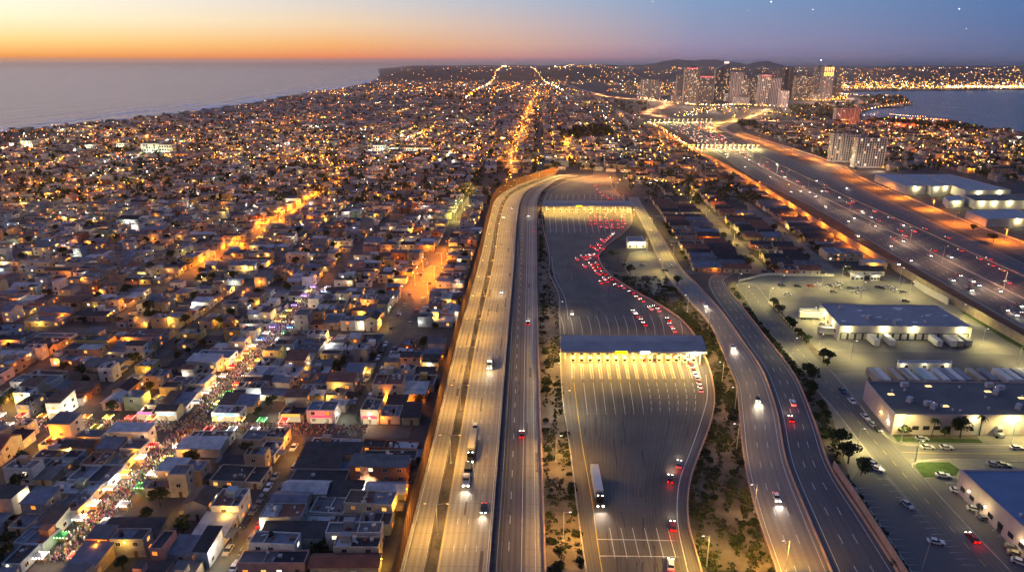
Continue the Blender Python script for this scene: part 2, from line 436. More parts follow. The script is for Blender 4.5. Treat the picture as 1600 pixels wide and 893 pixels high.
m_hill = mat('hill_scrub', (.06, .05, .04), .95, var=.4, scale=.004)
hill = struct(b.build('hills', m_hill))
for p in hill.data.polygons: p.use_smooth = True

# ---- haze
HAZE = True
if HAZE:
    b = MB(); b.box((0, 60000, -3.2), (170000, 121000, 3.2+250), bottom=True)
    hm = bpy.data.materials.new('haze_air'); hm.use_nodes = True; nt = hm.node_tree; nt.nodes.clear()
    v = nt.nodes.new('ShaderNodeVolumePrincipled'); v.inputs['Color'].default_value = (.94, .83, .84, 1); v.inputs['Density'].default_value = 2.9e-5; v.inputs['Anisotropy'].default_value = .88
    o = nt.nodes.new('ShaderNodeOutputMaterial'); nt.links.new(v.outputs[0], o.inputs['Volume'])
    hz = b.build('haze', hm); hz['kind'] = 'stuff'

# ---- left freeway
A0 = Road([(576,1100),(627,893),(670,722),(713,540),(750,408),(766,340),(774,314),(785,303),(808,291),(838,280),(866,272)],
          [(622,1100),(664,893),(700,712),(735,540),(764,408),(777,340),(787,312),(795,303),(818,291),(845,280),(868,273)])
A1 = Road([(647,1100),(682,893),(713,712),(742,540),(771,408),(782,340),(792,312),(800,303),(822,292),(850,281),(875,273)],
          [(745,1100),(762,893),(777,712),(791,540),(803,408),(808,340),(814,312),(822,300),(842,288),(865,279),(888,273)])
A2 = Road([(764,1100),(777,893),(789,712),(799,540),(808,408),(812,340),(818,310),(827,298),(847,286),(870,278),(893,273)],
          [(858,1100),(852,893),(846,712),(841,540),(838.5,408),(838.5,340),(840,312),(845,302),(858,290),(875,281),(902,275)])
Z_LOT, Z_ROAD, Z_PAINT = .03, .06, .075
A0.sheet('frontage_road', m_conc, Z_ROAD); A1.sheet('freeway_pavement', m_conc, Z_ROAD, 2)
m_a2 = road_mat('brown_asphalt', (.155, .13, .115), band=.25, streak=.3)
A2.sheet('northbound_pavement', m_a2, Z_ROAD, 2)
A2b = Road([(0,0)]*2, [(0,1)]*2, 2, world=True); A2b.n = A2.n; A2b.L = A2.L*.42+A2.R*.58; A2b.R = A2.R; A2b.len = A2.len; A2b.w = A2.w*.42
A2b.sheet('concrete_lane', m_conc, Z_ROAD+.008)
med = Road([(0,0)]*2, [(0,1)]*2, 2, world=True); med.n = 80; med.L = A1.R; med.R = A2.L; med.len = A1.len; med.w = 2.4
m_med = mat('dark_median', (.05, .055, .075), .8, var=.3)
med.sheet('central_median', m_med, Z_ROAD-.01)
med0 = Road([(0,0)]*2, [(0,1)]*2, 2, world=True); med0.n = 80; med0.L = A0.R; med0.R = A1.L; med0.len = A1.len; med0.w = 3
med0.sheet('lamp_median', m_brush, Z_ROAD-.01)
b = MB()
A0.line(b, .08, .18, Z_PAINT, 0); A0.line(b, .93, .18, Z_PAINT, 0)
A1.line(b, .03, .2, Z_PAINT, 1); A1.line(b, .97, .2, Z_PAINT, 0)
for t in (.27, .5, .73): A1.line(b, t, .16, Z_PAINT, 0, 3, 9)
A2.line(b, .06, .15, Z_PAINT, 1)
A2.line(b, .22, .22, Z_PAINT, 0, 4, 8); A2.line(b, .5, .22, Z_PAINT, 0); A2.line(b, .8, .2, Z_PAINT+.006, 0)
struct(b.build('road_marking', [m_paint, m_ypaint]))
def parapet(P, label, h=.95, th=.4, m=None, name='parapet_wall', cat='barrier', z0=.02):
    return tag(wallmesh(P, h, th, z0).build(name, m or m_wall), label, cat)
parapet(A0.L, 'low concrete parapet between the frontage lane and the rusty border wall', 1.0)
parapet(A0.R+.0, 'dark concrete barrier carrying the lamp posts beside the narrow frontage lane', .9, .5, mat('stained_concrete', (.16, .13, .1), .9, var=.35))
parapet(A1.R+(A2.L-A1.R)*.08, 'concrete median barrier along the yellow-lit freeway lanes', .9, .3)
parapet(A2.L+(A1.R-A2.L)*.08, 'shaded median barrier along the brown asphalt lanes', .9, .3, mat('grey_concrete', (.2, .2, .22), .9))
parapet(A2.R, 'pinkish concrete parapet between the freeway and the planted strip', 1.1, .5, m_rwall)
# border wall: rusty bollard panels
def rust_mat():
    m = mat('rust_bollards', (.19, .085, .03), .75, var=.45, scale=.6); nt = m.node_tree; L = nt.links.new
    return m
bw = smooth(W([(572,1100),(624,893),(667,722),(710.5,540),(748,408),(764,340),(772,314),(780,304.5),(803,292),(835,281),(863,272.5),(872,269)]), 240)
b = MB(); k = .45
wallmesh(bw, 8.2, .12, 0, 0, b)
wallmesh(bw, .5, .3, 8.0, 1, b)
bwt = thing('border_wall', 'tall rust-brown steel border wall running between the houses and the freeway', 'border wall', (0, 0, 0))
b.build('steel_panels', [rust_mat(), m_rust], bwt)
b = MB()
for i in range(0, 240):
    p = bw[i]; q = bw[min(i+1, 239)]; d = q-p; l = np.linalg.norm(d)
    for s in np.arange(0, l, 2.4):
        if l < 1e-3: break
        c = p+d/l*s; b.box((c[0], c[1], 0), (.22, .22, 8.35), rz=math.atan2(d[1], d[0]))
bp_ = b.build('bollards', m_rust, bwt); bp_['kind'] = 'stuff'

# ---- planted strip and dirt between freeway and plaza
PL = [(945,1100),(916,893),(912,868),(890,700),(881,641),(877,596),(875.5,540),(874.5,494),(873.6,464),(858.5,428),(858.5,400),(857,390),(849,357),(848,323),(854,306),(874.5,289),(905,279),(927,275.5)]
PR = [(1130,1100),(1095,893),(1086,862),(1077,828),(1074,790),(1077.6,756),(1094.6,704),(1108,668),(1116,630),(1113,596),(1098,551),(1083,522),(1064.5,501.5),(1032.5,479),(989,454.5),(955,432),(940,415),(935.6,400),(942,390),(956,378),(970.5,368),(986.5,350),(987,334),(974,312),(955,289),(961,274)]
poly_sheet('dirt_strip', [(862,1100),(853,893),(847,712),(842,540),(840,408),(840,330),(848,306),(862,292),(905,279)]+PL[::-1][2:], m_dirt, .015)
PLZ = Road(PL, PR, 160)
# edges of very different shape: pair them by image row instead of by length
def pair_rows(Lp, Rp, n=170):
    Ls, Rs = smooth(Lp, 900), smooth(Rp, 900); y0 = max(Lp[-1][1], Rp[-1][1])
    ys = 1/np.linspace(1/(1100-60), 1/(y0-60), n)
    f = lambda S: np.interp(ys[::-1], S[::-1, 1], S[::-1, 0])[::-1]
    return list(zip(f(Ls), ys)), list(zip(f(Rs), ys))
pl_, pr_ = pair_rows(PL, PR)
PLZ.L = np.array([G(*p)[:2] for p in pl_]); PLZ.R = np.array([G(*p)[:2] for p in pr_]); PLZ.n = len(pl_)
PLZ.len = np.r_[0, np.cumsum(np.linalg.norm(np.diff((PLZ.L+PLZ.R)/2, axis=0), axis=1))]; PLZ.w = 68
PLZ.sheet('border_plaza', m_plaza, Z_ROAD, 6)
wl = smooth(W(PL), 200); wr = smooth(W(PR), 260)
parapet(wl, 'curving low wall on the left edge of the border plaza', 1.1, .35)
parapet(wr, 'curving pale wall on the right edge of the border plaza', 1.2, .45, m_rwall)
b = MB()
def paint(b, pts, w, mi=0, z=Z_PAINT, n=24, dash=0, gap=0):
    r = Road(pts, pts, n); r.line(b, .5, w, z, mi, dash, gap)
paint(b, [(897,600),(904,655),(912,708),(925,781),(936.6,868),(941,893),(970,1100)], .25, 1)
paint(b, [(894,556),(896,585),(897,600)], .25, 1)
paint(b, [(1103,585),(1105,621),(1096,655),(1077.6,708),(1061.7,751),(1058,785),(1061,832),(1069,868),(1075,893)], .25, 0, n=60)
paint(b, [(934,842),(1000,843),(1062,844.5)], .3); paint(b, [(937,868),(1000,868.5),(1068,869.5)], .3)
for x0, x1 in ((952.5,961),(970,980),(988,999),(1007,1018),(1025.5,1037),(1043,1056)): paint(b, [(x0,824),(x1,871)], .2)
LX0 = [894+13.4*i for i in range(15)]
LX1 = [897,912,927,941,954.5,969.5,983.6,997.7,1012,1026,1040,1055,1069,1082,1095]
LX2 = [None,918,933,947,962,977,991,1006,1019,1032,1046,1059,1072,1085,None]
for i in range(1, 14):
    bend = 3.5*max(0, i-6)/7
    paint(b, [(LX1[i],598),((LX1[i]+LX2[i])/2+bend,622),(LX2[i],647)], .2, 0, dash=0 if i < 8 else 3.5, gap=0 if i < 8 else 2.)
for i in range(15):                                              # lanes beyond the near canopy
    x = 882+14.2*i; paint(b, [(x-6-(.2*i),494-i*.2),(x-2,508),(x,523)], .22)
for i in range(11): paint(b, [(859+9*i,340),(859.5+9.3*i,352),(860+9.6*i,364)], .3)   # in front of the far canopy
for i in range(14): paint(b, [(862+8.6*i,304),(859+9*i,312)], .35)
paint(b, [(862,400),(866,430),(884,470),(888,500)], .2, 0)
struct(b.build('road_marking', [m_paint, m_ypaint]))
rs = random.Random(4); b = MB()
for i in range(95):
    x, y = rs.uniform(880, 1100), rs.choice((rs.uniform(600, 880), rs.uniform(390, 515))); xl = np.interp(y, [380, 464, 494, 596, 700, 868], [864, 880, 884, 900, 915, 940]); xr = np.interp(y, [380, 415, 455, 501, 600, 640, 700, 760, 868], [930, 925, 975, 1050, 1090, 1090, 1075, 1052, 1060])
    if not xl < x < xr: continue
    L_ = rs.uniform(6, 40)*(y-100)/500; sl = (x-890)/(y-100)*.6+rs.uniform(-.15, .15); paint(b, [(x, y), (x+sl*L_*.5+rs.uniform(-1, 1), y+L_*.5), (x+sl*L_, y+L_)], rs.uniform(.25, .7), 0, Z_ROAD+.006, 8)
struct(b.build('tyre_marks', mat('tyre_mark_stain', (.075, .066, .07), .7, var=.3, scale=.4)))
b = MB()
for R_, n in ((A1, 26), (A2, 14), (A0, 10)):
    for i in range(n):
        d = rs.uniform(2, R_.len[-1]*.6); t_ = rs.uniform(.1, .9); R_.line(b, t_, rs.uniform(.3, 1.2), Z_ROAD+.012, 0, 0, 0, d, d+rs.uniform(2, 16))
struct(b.build('pavement_patches', mat('tar_patch', (.13, .105, .085), .8, var=.3, scale=.4)))

# ---- road of two carriageways right of the plaza
EL1 = [(1270,1100),(1209,882),(1185.6,814),(1165,732),(1155,644),(1150,600),(1134,563),(1112.7,514),(1096,491),(1080,475),(1064,458),(1045,436),(1029,408),(1017,380),(1003,350),(990,325),(981,308)]
EM = [(1380,1100),(1294,882),(1264,811),(1230,726),(1213,641),(1204,612),(1191,579),(1162,536),(1145,511),(1122.5,481.6),(1104.5,462),(1085,441),(1070,427),(1057,408),(1040,380),(1022,350),(1007,325),(997,308)]
E1 = Road(EL1, EM, 110)
EM2 = [(1384,1100),(1298,882),(1268,811),(1234,726),(1217,641),(1208,612),(1195,579),(1166,536),(1149,511),(1127,481),(1112,458),(1106,442),(1110,432),(1118,427)]
ER2 = [(1520,1100),(1399,889),(1348.5,811),(1298,733),(1274,665),(1258,623),(1243.5,590.5),(1224,563),(1198,530),(1171.6,496),(1150,468.5),(1133,446),(1131,438),(1138,432),(1147,428)]
E2 = Road(EM2, ER2, 110)
poly_sheet('brush_strip', PR[:18]+[(960,425),(1000,425),(1029,430)]+EL1[:12][::-1], m_brush, .015)
E1.sheet('ramp_pavement', road_mat('ramp_asphalt', (.2, .18, .165), band=.15, streak=.3), Z_ROAD, 2); E2.sheet('outer_pavement', m_asph, Z_ROAD, 2)
b = MB()
for R_ in (E1, E2):
    R_.line(b, .1, .18, Z_PAINT, 0); R_.line(b, .9, .18, Z_PAINT, 0)
    for t in (.37, .63): R_.line(b, t, .18, Z_PAINT, 0, 4, 9)
struct(b.build('road_marking', [m_paint]))
def part_of(P, a, c): n = len(P); return P[int(a*n):int(c*n)]
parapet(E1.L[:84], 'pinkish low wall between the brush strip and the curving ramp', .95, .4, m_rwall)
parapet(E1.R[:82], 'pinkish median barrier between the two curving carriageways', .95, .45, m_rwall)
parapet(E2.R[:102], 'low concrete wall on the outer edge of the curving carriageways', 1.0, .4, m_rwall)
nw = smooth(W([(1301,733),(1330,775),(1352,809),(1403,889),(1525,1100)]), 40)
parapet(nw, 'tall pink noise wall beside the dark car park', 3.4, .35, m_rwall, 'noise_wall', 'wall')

# ---- warehouse quarter: yard, streets, lawns, hedge strips
LOTP = [(1150,444),(1194,431),(1303,431),(1425,444),(1505,484),(1620,552),(1900,700),(1900,1100),(1540,1100),(1403,893),(1352,811),(1301,731),(1277,665),(1261,623),(1246,590),(1227,563),(1201,530),(1174,496),(1153,468)]
poly_sheet('yard_paving', LOTP, m_lot, Z_LOT)
hedge = [(1403,893),(1352,811),(1301,731),(1277,665),(1261,623),(1246,590),(1227,563),(1201,530),(1174,496),(1153,468),(1136,446),(1146,440),(1163,464),(1191,508),(1216,536),(1254,579),(1270,602),(1292,630),(1300,650),(1312,690),(1322,728),(1330,752),(1372,815),(1424,893)]
poly_sheet('hedge_strip', hedge, m_brush, .045)
FL_ = [(1150,443),(1165,465),(1194.5,508),(1219,536),(1258,579),(1273,602),(1309,644.5),(1348.5,695),(1420,780),(1511,885),(1700,1100)]
FR_ = [(1180,447),(1201,472),(1229,505),(1256.6,536),(1296,579),(1318,604),(1340,631),(1386,685),(1421,722),(1511.5,824),(1576,892),(1760,1100)]
RF = Road(FL_[::-1], FR_[::-1], 90); RF.sheet('service_street', m_asph_old, Z_ROAD)
RG = Road([(1399,696),(1450,698),(1600,699),(1750,699)], [(1418,716),(1470,717),(1600,718),(1770,718)], 20); RG.sheet('side_street', m_asph_old, Z_ROAD-.008)
RJ = Road([(1276,548),(1350,549),(1480,551),(1640,556)], [(1300,583),(1370,580),(1500,580),(1660,584)], 20); RJ.sheet('loading_street', m_asph_old, Z_ROAD-.012)
RK = Road([(1030,421),(1200,421),(1340,421),(1420,436)], [(1040,428),(1200,428),(1335,427.5),(1410,444)], 30); RK.sheet('cross_street', m_asph_old, Z_ROAD-.008)
CP = [(1325,760),(1350,720),(1372,735),(1435,800),(1520,893),(1700,1100),(1530,1100),(1424,893)]
poly_sheet('car_park', CP, m_asph, Z_ROAD-.004)
CP2 = [(1443,747),(1494,746),(1620,905),(1740,1060),(1650,980),(1576,892),(1511,824)]
poly_sheet('car_park', CP2, m_asph, Z_ROAD-.002)
b = MB()
RF.line(b, .5, .15, Z_PAINT, 1, 3, 4); RG.line(b, .5, .15, Z_PAINT, 1)
for i in range(16):
    y = 738+i*9.6; x = 1377+i*(9.6*.985); paint(b, [(x-16,y),(x+12,y+.2)], .12, 0, n=3)
for i in range(14):
    y = 762+i*10; x = 1336+i*(10*.66); paint(b, [(x,y),(x+24,y+.2)], .12, 0, n=3)
for i in range(11):
    y = 754+i*9.2; x = 1478+i*(9.2*.98); paint(b, [(x,y),(x+24,y+.2)], .12, 0, n=3)
struct(b.build('road_marking', [m_paint, m_ypaint]))
poly_sheet('lawn', [(1429,728),(1433,723.5),(1440,722),(1483,722),(1499,733),(1494,743),(1443,746)], m_grass, Z_ROAD+.09)
poly_sheet('lawn', [(1368,640),(1402,690),(1536,692),(1530,686),(1408,684),(1378,640)], m_grass, Z_ROAD+.07)
poly_sheet('planting_bed', [(1378,640),(1408,684),(1530,686),(1520,670),(1402,668)], m_brush, Z_ROAD+.06)
poly_sheet('planting_bed', [(1201,478),(1209,474),(1262,532),(1298,566),(1288,572),(1254,533)], m_brush, Z_ROAD+.05)
def kerb(pts, n=40): return struct(wallmesh(smooth(W(pts), n), .14, .3, Z_LOT).build('kerb', m_wall))
kerb([(1182,446),(1201,470),(1230,503),(1258,535)]); kerb([(1298,578),(1342,630),(1388,684),(1400,692),(1450,694.5),(1600,695.5),(1750,696)])
kerb([(1750,721),(1600,721),(1440,720),(1429,722),(1424,727),(1440,744),(1513,823),(1578,891),(1765,1100)], 60)
kerb([(1272,603),(1308,645),(1347,695),(1372,728)]); kerb([(1424,893),(1372,815),(1330,752)]); kerb([(1500,745),(1560,820),(1630,905),(1760,1070)])
# walls of the truck yard
parapet(smooth(W([(1155,440),(1172,436),(1194,430.5),(1250,431),(1303,431.5)]), 40), 'white low wall along the far edge of the lit truck yard', 1.5, .3, m_paint, 'yard_wall', 'wall')
parapet(smooth(W([(1428,446),(1450,460),(1481,476)]), 20), 'cream boundary wall on the right of the truck yard', 4.0, .4, m_whwall, 'yard_wall', 'wall')
parapet(smooth(W([(1503,484),(1545,506),(1584,528),(1620,548)]), 20), 'long white rail wall beyond the warehouse grass verge', 1.1, .3, m_paint, 'yard_wall', 'wall')
poly_sheet('grass_verge', [(1500,486),(1506,484),(1590,530),(1640,560),(1628,562),(1570,530)], m_grass, Z_ROAD)

# ---- right freeway
RW = [(1010,196),(1050,217),(1093,240),(1130,260),(1186,293),(1299,365),(1428,440),(1503,484),(1600,540),(1760,632),(2100,830)]
RLm = [(1020,188),(1060,206),(1096,226),(1130,246),(1169,273),(1299,340),(1404,404),(1500,459),(1600,516),(1800,630),(2100,800)]
RRm = [(1112,188),(1112,198),(1128,213),(1150,224),(1209,252.6),(1299,296),(1432,356),(1520,396),(1600,432),(1800,522),(2100,657)]
RL2 = [(1150,221),(1213,251.5),(1303,294.5),(1438,355),(1525,395),(1604,430),(1800,518),(2100,652)]
RR2 = [(1165,217),(1225,244),(1300,272),(1432,334),(1543,385),(1600,411),(1800,500),(2100,635)]
ROL = [(1150,209),(1192,226),(1240,243),(1300,262),(1345,284),(1432,329),(1530,374),(1600,402),(1800,490)]
ROR = [(1156,206),(1204,222),(1250,236),(1305,256),(1350,280),(1440,318),(1540,358),(1600,380),(1800,462)]
RM = Road(RLm[::-1], RRm[::-1], 110); R2 = Road(RL2[::-1], RR2[::-1], 90); RO = Road(ROL[::-1], ROR[::-1], 70)
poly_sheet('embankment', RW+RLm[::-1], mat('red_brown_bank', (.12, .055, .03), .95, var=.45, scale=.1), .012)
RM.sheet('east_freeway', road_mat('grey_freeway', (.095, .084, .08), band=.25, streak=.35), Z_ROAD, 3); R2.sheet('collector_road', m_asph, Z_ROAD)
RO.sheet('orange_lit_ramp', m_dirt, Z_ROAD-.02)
b = MB()
RM.line(b, .03, .3, Z_PAINT+.02, 0); RM.line(b, .97, .3, Z_PAINT+.02, 1)
RM.line(b, .36, .3, Z_PAINT+.02, 0); RM.line(b, .52, .35, Z_PAINT+.02, 0)
for t in (.115, .195, .28, .60, .68, .76, .84, .91): RM.line(b, t, .2, Z_PAINT+.02, 0, 4, 9)
R2.line(b, .05, .25, Z_PAINT+.02, 1); R2.line(b, .95, .25, Z_PAINT+.02, 0); R2.line(b, .5, .2, Z_PAINT+.02, 0, 4, 9)
struct(b.build('road_marking', [m_paint, m_ypaint]))
rw = smooth(W(RW), 120)
parapet(rw, 'long tan sound wall between the bungalows and the wide freeway', 4.6, .5, mat('tan_block_wall', (.33, .26, .19), .9, var=.25), 'sound_wall', 'wall')
parapet(RM.L+(RM.R-RM.L)*.525, 'concrete median barrier down the middle of the wide freeway', .9, .5)
parapet(RM.R+(R2.L[np.linspace(0, 89, 110).astype(int)]-RM.R)*.0, 'orange-lit barrier between the wide freeway and its collector road', .9, .5)
parapet(RO.R, 'low wall along the upper edge of the orange-lit ramp', 1.2, .5)
# ---- interchange and city roads beyond
def strip(pts, w, name, m=None, z=Z_ROAD-.01, n=50):
    c = smooth(W(pts), n); L = []; R = []
    for i in range(n):
        d = c[min(i+1, n-1)]-c[max(i-1, 0)]; d /= np.linalg.norm(d); q = np.array([-d[1], d[0]])*w/2; L.append(c[i]+q); R.append(c[i]-q)
    r = Road([(0,0)]*2, [(0,1)]*2, 2, world=True); r.L = np.array(L); r.R = np.array(R); r.n = n; r.w = w
    r.len = np.r_[0, np.cumsum(np.linalg.norm(np.diff(c, axis=0), axis=1))]
    r.sheet(name, m or m_conc, z); return r
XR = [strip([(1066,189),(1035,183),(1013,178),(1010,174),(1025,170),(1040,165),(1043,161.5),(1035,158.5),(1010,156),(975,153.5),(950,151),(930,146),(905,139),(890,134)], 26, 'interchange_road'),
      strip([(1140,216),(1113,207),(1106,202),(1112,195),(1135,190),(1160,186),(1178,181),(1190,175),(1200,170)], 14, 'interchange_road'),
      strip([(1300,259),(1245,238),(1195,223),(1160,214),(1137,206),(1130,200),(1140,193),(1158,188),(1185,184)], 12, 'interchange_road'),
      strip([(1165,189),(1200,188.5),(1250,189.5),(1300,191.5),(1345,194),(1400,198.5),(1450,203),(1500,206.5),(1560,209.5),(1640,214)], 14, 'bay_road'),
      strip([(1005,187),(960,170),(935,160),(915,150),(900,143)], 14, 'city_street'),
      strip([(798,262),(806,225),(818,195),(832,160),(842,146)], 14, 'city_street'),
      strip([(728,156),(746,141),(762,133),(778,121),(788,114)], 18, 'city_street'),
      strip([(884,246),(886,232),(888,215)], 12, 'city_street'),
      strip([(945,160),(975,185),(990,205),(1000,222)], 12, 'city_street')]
# ---- left quarter streets
MU, SU, S2U, OU = -130, -70, -83, -223
CV = [100, 223, 317, 389, 470, 555, 645, 740, 840, 950, 1070, 1200, 1350]
UST = [-83, -130, -177, -223, -270, -317, -364, -411, -458, -505, -552, -599, -646, -693, -740, -787, -834, -881]
def half_w(u, k): return 6 if (u == MU and k < 4) else (9 if (u == SU and k in (2, 3)) else (7 if (u == OU and 3 <= k <= 6) else 4))
def ustreets(k): return [(-83 if k == 0 else -70)] + UST[1:]
b = MB(); b.uv = []
def rect(b, fr, u0, u1, v0, v1, z):
    n = len(b.v)
    for u, v in ((u0, v0), (u1, v0), (u1, v1), (u0, v1)): b.v.append(tuple(fr(u, v, z))); b.uv.append((u, v))
    b.f.append((n, n+1, n+2, n+3)); b.m.append(0)
for k in range(len(CV)-1):
    for u in ustreets(k):
        if u < -.62*CV[k+1]-150: continue
        w = 2*half_w(u, k)
        rect(b, FL, u-w/2, u+w/2, CV[k]+4.5, CV[k+1]-4.5, .03)
for v in CV: rect(b, FL, max(-.62*v-230, -900), -46, v-4.5, v+4.5, .035)
struct(b.build('neighbourhood_street', mat('old_street', (.105, .095, .088), .9, var=.35, scale=.12)))
b = MB(); b.uv = []
VST = [77, 131, 177]
for u in VST[1:]: rect(b, FR, u-5, u+5, 432, 800, .035)
for v in (520, 610, 700, 790): rect(b, FR, 82, 214, v-4, v+4, .03)
struct(b.build('bungalow_street', mat('pale_street', (.17, .155, .135), .9, var=.3, scale=.12)))
poly_sheet('corner_lot', [(984,395),(1008,390),(1030,396),(1045,436),(1058,452),(1050,458),(1018,462),(985,440),(975,415)], m_lot, .04)
# ================================================================== LAMPS
def lamp_proto(name, label, cat, h, arms, lens, col, watts, loc, rz, group, arm=2.6, spot=150, m=None, head=(.75, .34, .14)):
    t = thing(name, label, cat, loc, rz, group); m = m or m_steel
    b = MB(); b.cyl((0, 0, 0), (0, 0, h), .16, .09, 6); b.box((0, 0, 0), (.6, .6, .35)); b.build('pole', m, t)
    for s in arms:
        b = MB(); b.cyl((0, 0, h-.5), (s*arm, 0, h), .06, .05, 5); b.build('arm', m, t)
        b = MB(); b.box((s*(arm+.25), 0, h-.06), head); hd = b.build('lamp_head', m, t)
        b = MB(); b.box((s*(arm+.25), 0, h-.13), (head[0]*.85, head[1]*.85, .06), bottom=True); b.build('lamp_lens', lens, hd)
        light(t, (s*(arm+.25), 0, h-.3), col, watts, 'SPOT', .25, spot, .5)
    return t
# lamp posts of the left freeway: double arms on the narrow median
AL = 'ffc65e'
ds = [14, 85, 157, 235, 318, 400, 480, 560, 640, 720]
proto = None
mid0 = med0
k = 0; d = 8.
base_d = None
def along_med(y):
    """distance along the lamp median of the spot at image row y"""
    best = min(range(0, 4000), key=lambda i: abs(PX((*mid0.at(.5, mid0.len[-1]*i/4000)[0], 0))[1]-y)); return mid0.len[-1]*best/4000
d836, d640 = along_med(836), along_med(640)
stepA = d640-d836
i = -1; pos = []
dd = d836-stepA
while dd < mid0.len[-1]-20: pos.append(dd); dd += stepA*(.465 if dd > d640 else .5)  # alternate posts are added to even out the light along the lanes
for j, dd in enumerate(pos):
    if dd < 0: continue
    p, h = mid0.at(.5, dd); lab = f'twin-arm lamp post on the lamp median of the yellow freeway, {ordw(max(j-1,0))} counting away'
    if j == 0: continue
    if proto is None: proto = lamp_proto('street_lamp', lab, 'street lamp', 11, (-1, 1), e_yell, AL, 9500, (*p, 0), h-PI/2, 'twin-arm lamps along the freeway', 3.0, 165); continue
    dup(proto, 'street_lamp', lab, 'street lamp', (*p, 0), h-PI/2, 'twin-arm lamps along the freeway')
p, h = mid0.at(.5, max(pos[0], 2)); light(None, (*p, 11), AL, 9000, 'SPOT', .3, 165, .5)

# ================================================================== VEHICLES
PAINT = {'white': (.62, .62, .62), 'silver': (.36, .37, .39), 'black': (.018, .018, .02), 'grey': (.13, .135, .145), 'blue': (.03, .055, .16), 'red': (.3, .02, .018), 'tan': (.32, .26, .18)}
def car_paint(c): return mat('car_paint_'+c, PAINT[c], .3, .2, var=.04, spec=.5)
VM = {}
e_head_off = mat('lamp_glass', (.5, .5, .5), .2, var=0); e_tail_off = mat('tail_glass', (.25, .01, .01), .3, var=0)
def car_meshes(col, kind='sedan'):
    key = (col, kind)
    if key in VM: return VM[key]
    L, Wd = (4.6, 1.82) if kind == 'sedan' else (5.0, 1.95)
    b = MB(); hb = .55 if kind == 'sedan' else .72
    n = 8
    prof = [(-L/2, .35), (L/2-.1, .32), (L/2, .62), (L/2-.15, hb+.22), (L*.2, hb+.36), (-L*.36, hb+.38), (-L/2, hb+.28)]
    for s in (-1, 1):
        for x, z in prof: b.v.append((x, s*Wd/2*(.97 if z > .7 else 1), z))
    k = len(prof); b.f.append(tuple(range(k))); b.f.append(tuple(range(2*k-1, k-1, -1)))
    for i in range(k): j = (i+1) % k; b.f.append((j, i, k+i, k+j))
    b.m = [0]*len(b.f); body = b.mesh('body', [car_paint(col)])
    b = MB(); z0 = hb+.34; rf = .52 if kind == 'sedan' else .66
    x0, x1 = (-L*.40, L*.22) if kind == 'sedan' else (-L*.46, L*.2)
    lo = [(x0, -Wd*.46), (x1, -Wd*.46), (x1, Wd*.46), (x0, Wd*.46)]; sh = .55 if kind == 'sedan' else .25
    hi = [(x0+sh, -Wd*.38), (x1-.75, -Wd*.38), (x1-.75, Wd*.38), (x0+sh, Wd*.38)]
    b.v = [(x, y, z0) for x, y in lo]+[(x, y, z0+rf) for x, y in hi]
    for q in ((0,1,5,4), (1,2,6,5), (2,3,7,6), (3,0,4,7)): b.f.append(q); b.m.append(0)
    b.f.append((4, 5, 6, 7)); b.m.append(1)
    cab = b.mesh('cabin', [m_glass, car_paint(col)])
    b = MB(); b.cyl((0, -.11, 0), (0, .11, 0), .33, .33, 10); wh = b.mesh('wheel', [m_tyre])
    b = MB(); b.box((0, 0, -.09), (.12, .42, .18), bottom=True); hl = {}
    for q, m in (('head_on', e_head), ('head_off', e_head_off), ('tail_on', e_tail), ('tail_off', e_tail_off)): hl[q] = b.mesh('lamp', [m])
    VM[key] = (body, cab, wh, hl, L, Wd, hb); return VM[key]
VP = {}
def car(loc, rz, col, label, lit=True, kind='sedan', group=None, cat='car', name=None, beam=0, small=False, brake=0):
    name = name or ('parked_car' if not lit else 'car')
    key = (col, lit, kind, small)
    if key in VP:
        t = dup(VP[key], name, label, cat, loc, rz, group)
    else:
        body, cab, wh, hl, L, Wd, hb = car_meshes(col, kind)
        t = thing(name, label, cat, loc, rz, group); VP[key] = t
        link('body', body, t); link('cabin', cab, t)
        s_ = 'on' if lit else 'off'
        if not small:
            for x in (-L*.3, L*.31):
                for y in (-1, 1): link('wheel', wh, t, (x, y*(Wd/2-.1), .33))
        for y in (-1, 1):
            link('headlight', hl['head_'+s_], t, (L/2-.03, y*.6, .68)); o = link('taillight', hl['tail_'+s_], t, (-L/2-.02, y*.62, hb+.2))
    if beam:
        for y in (-.55, .55):
            l = light(None, (0, 0, 0), 'fff0d2', beam, 'SPOT', .1, 62, .9); l.parent = t; l.location = (2.4, y, .75); l.rotation_euler = (0, math.radians(-76), 0)
    if brake: light(t, (-3.2, 0, .9), 'ff2010', brake, 'POINT', .2)
    return t
def heading(p, q): return math.atan2(q[1]-p[1], q[0]-p[0])
def carpx(px, py, tx, ty, col, label, **k):
    """car standing at a spot of the photograph, nose towards a second spot"""
    p = G(px, py); q = G(tx, ty); return car((p.x, p.y, k.pop('z', Z_ROAD)), heading(p, q), col, label, **k)
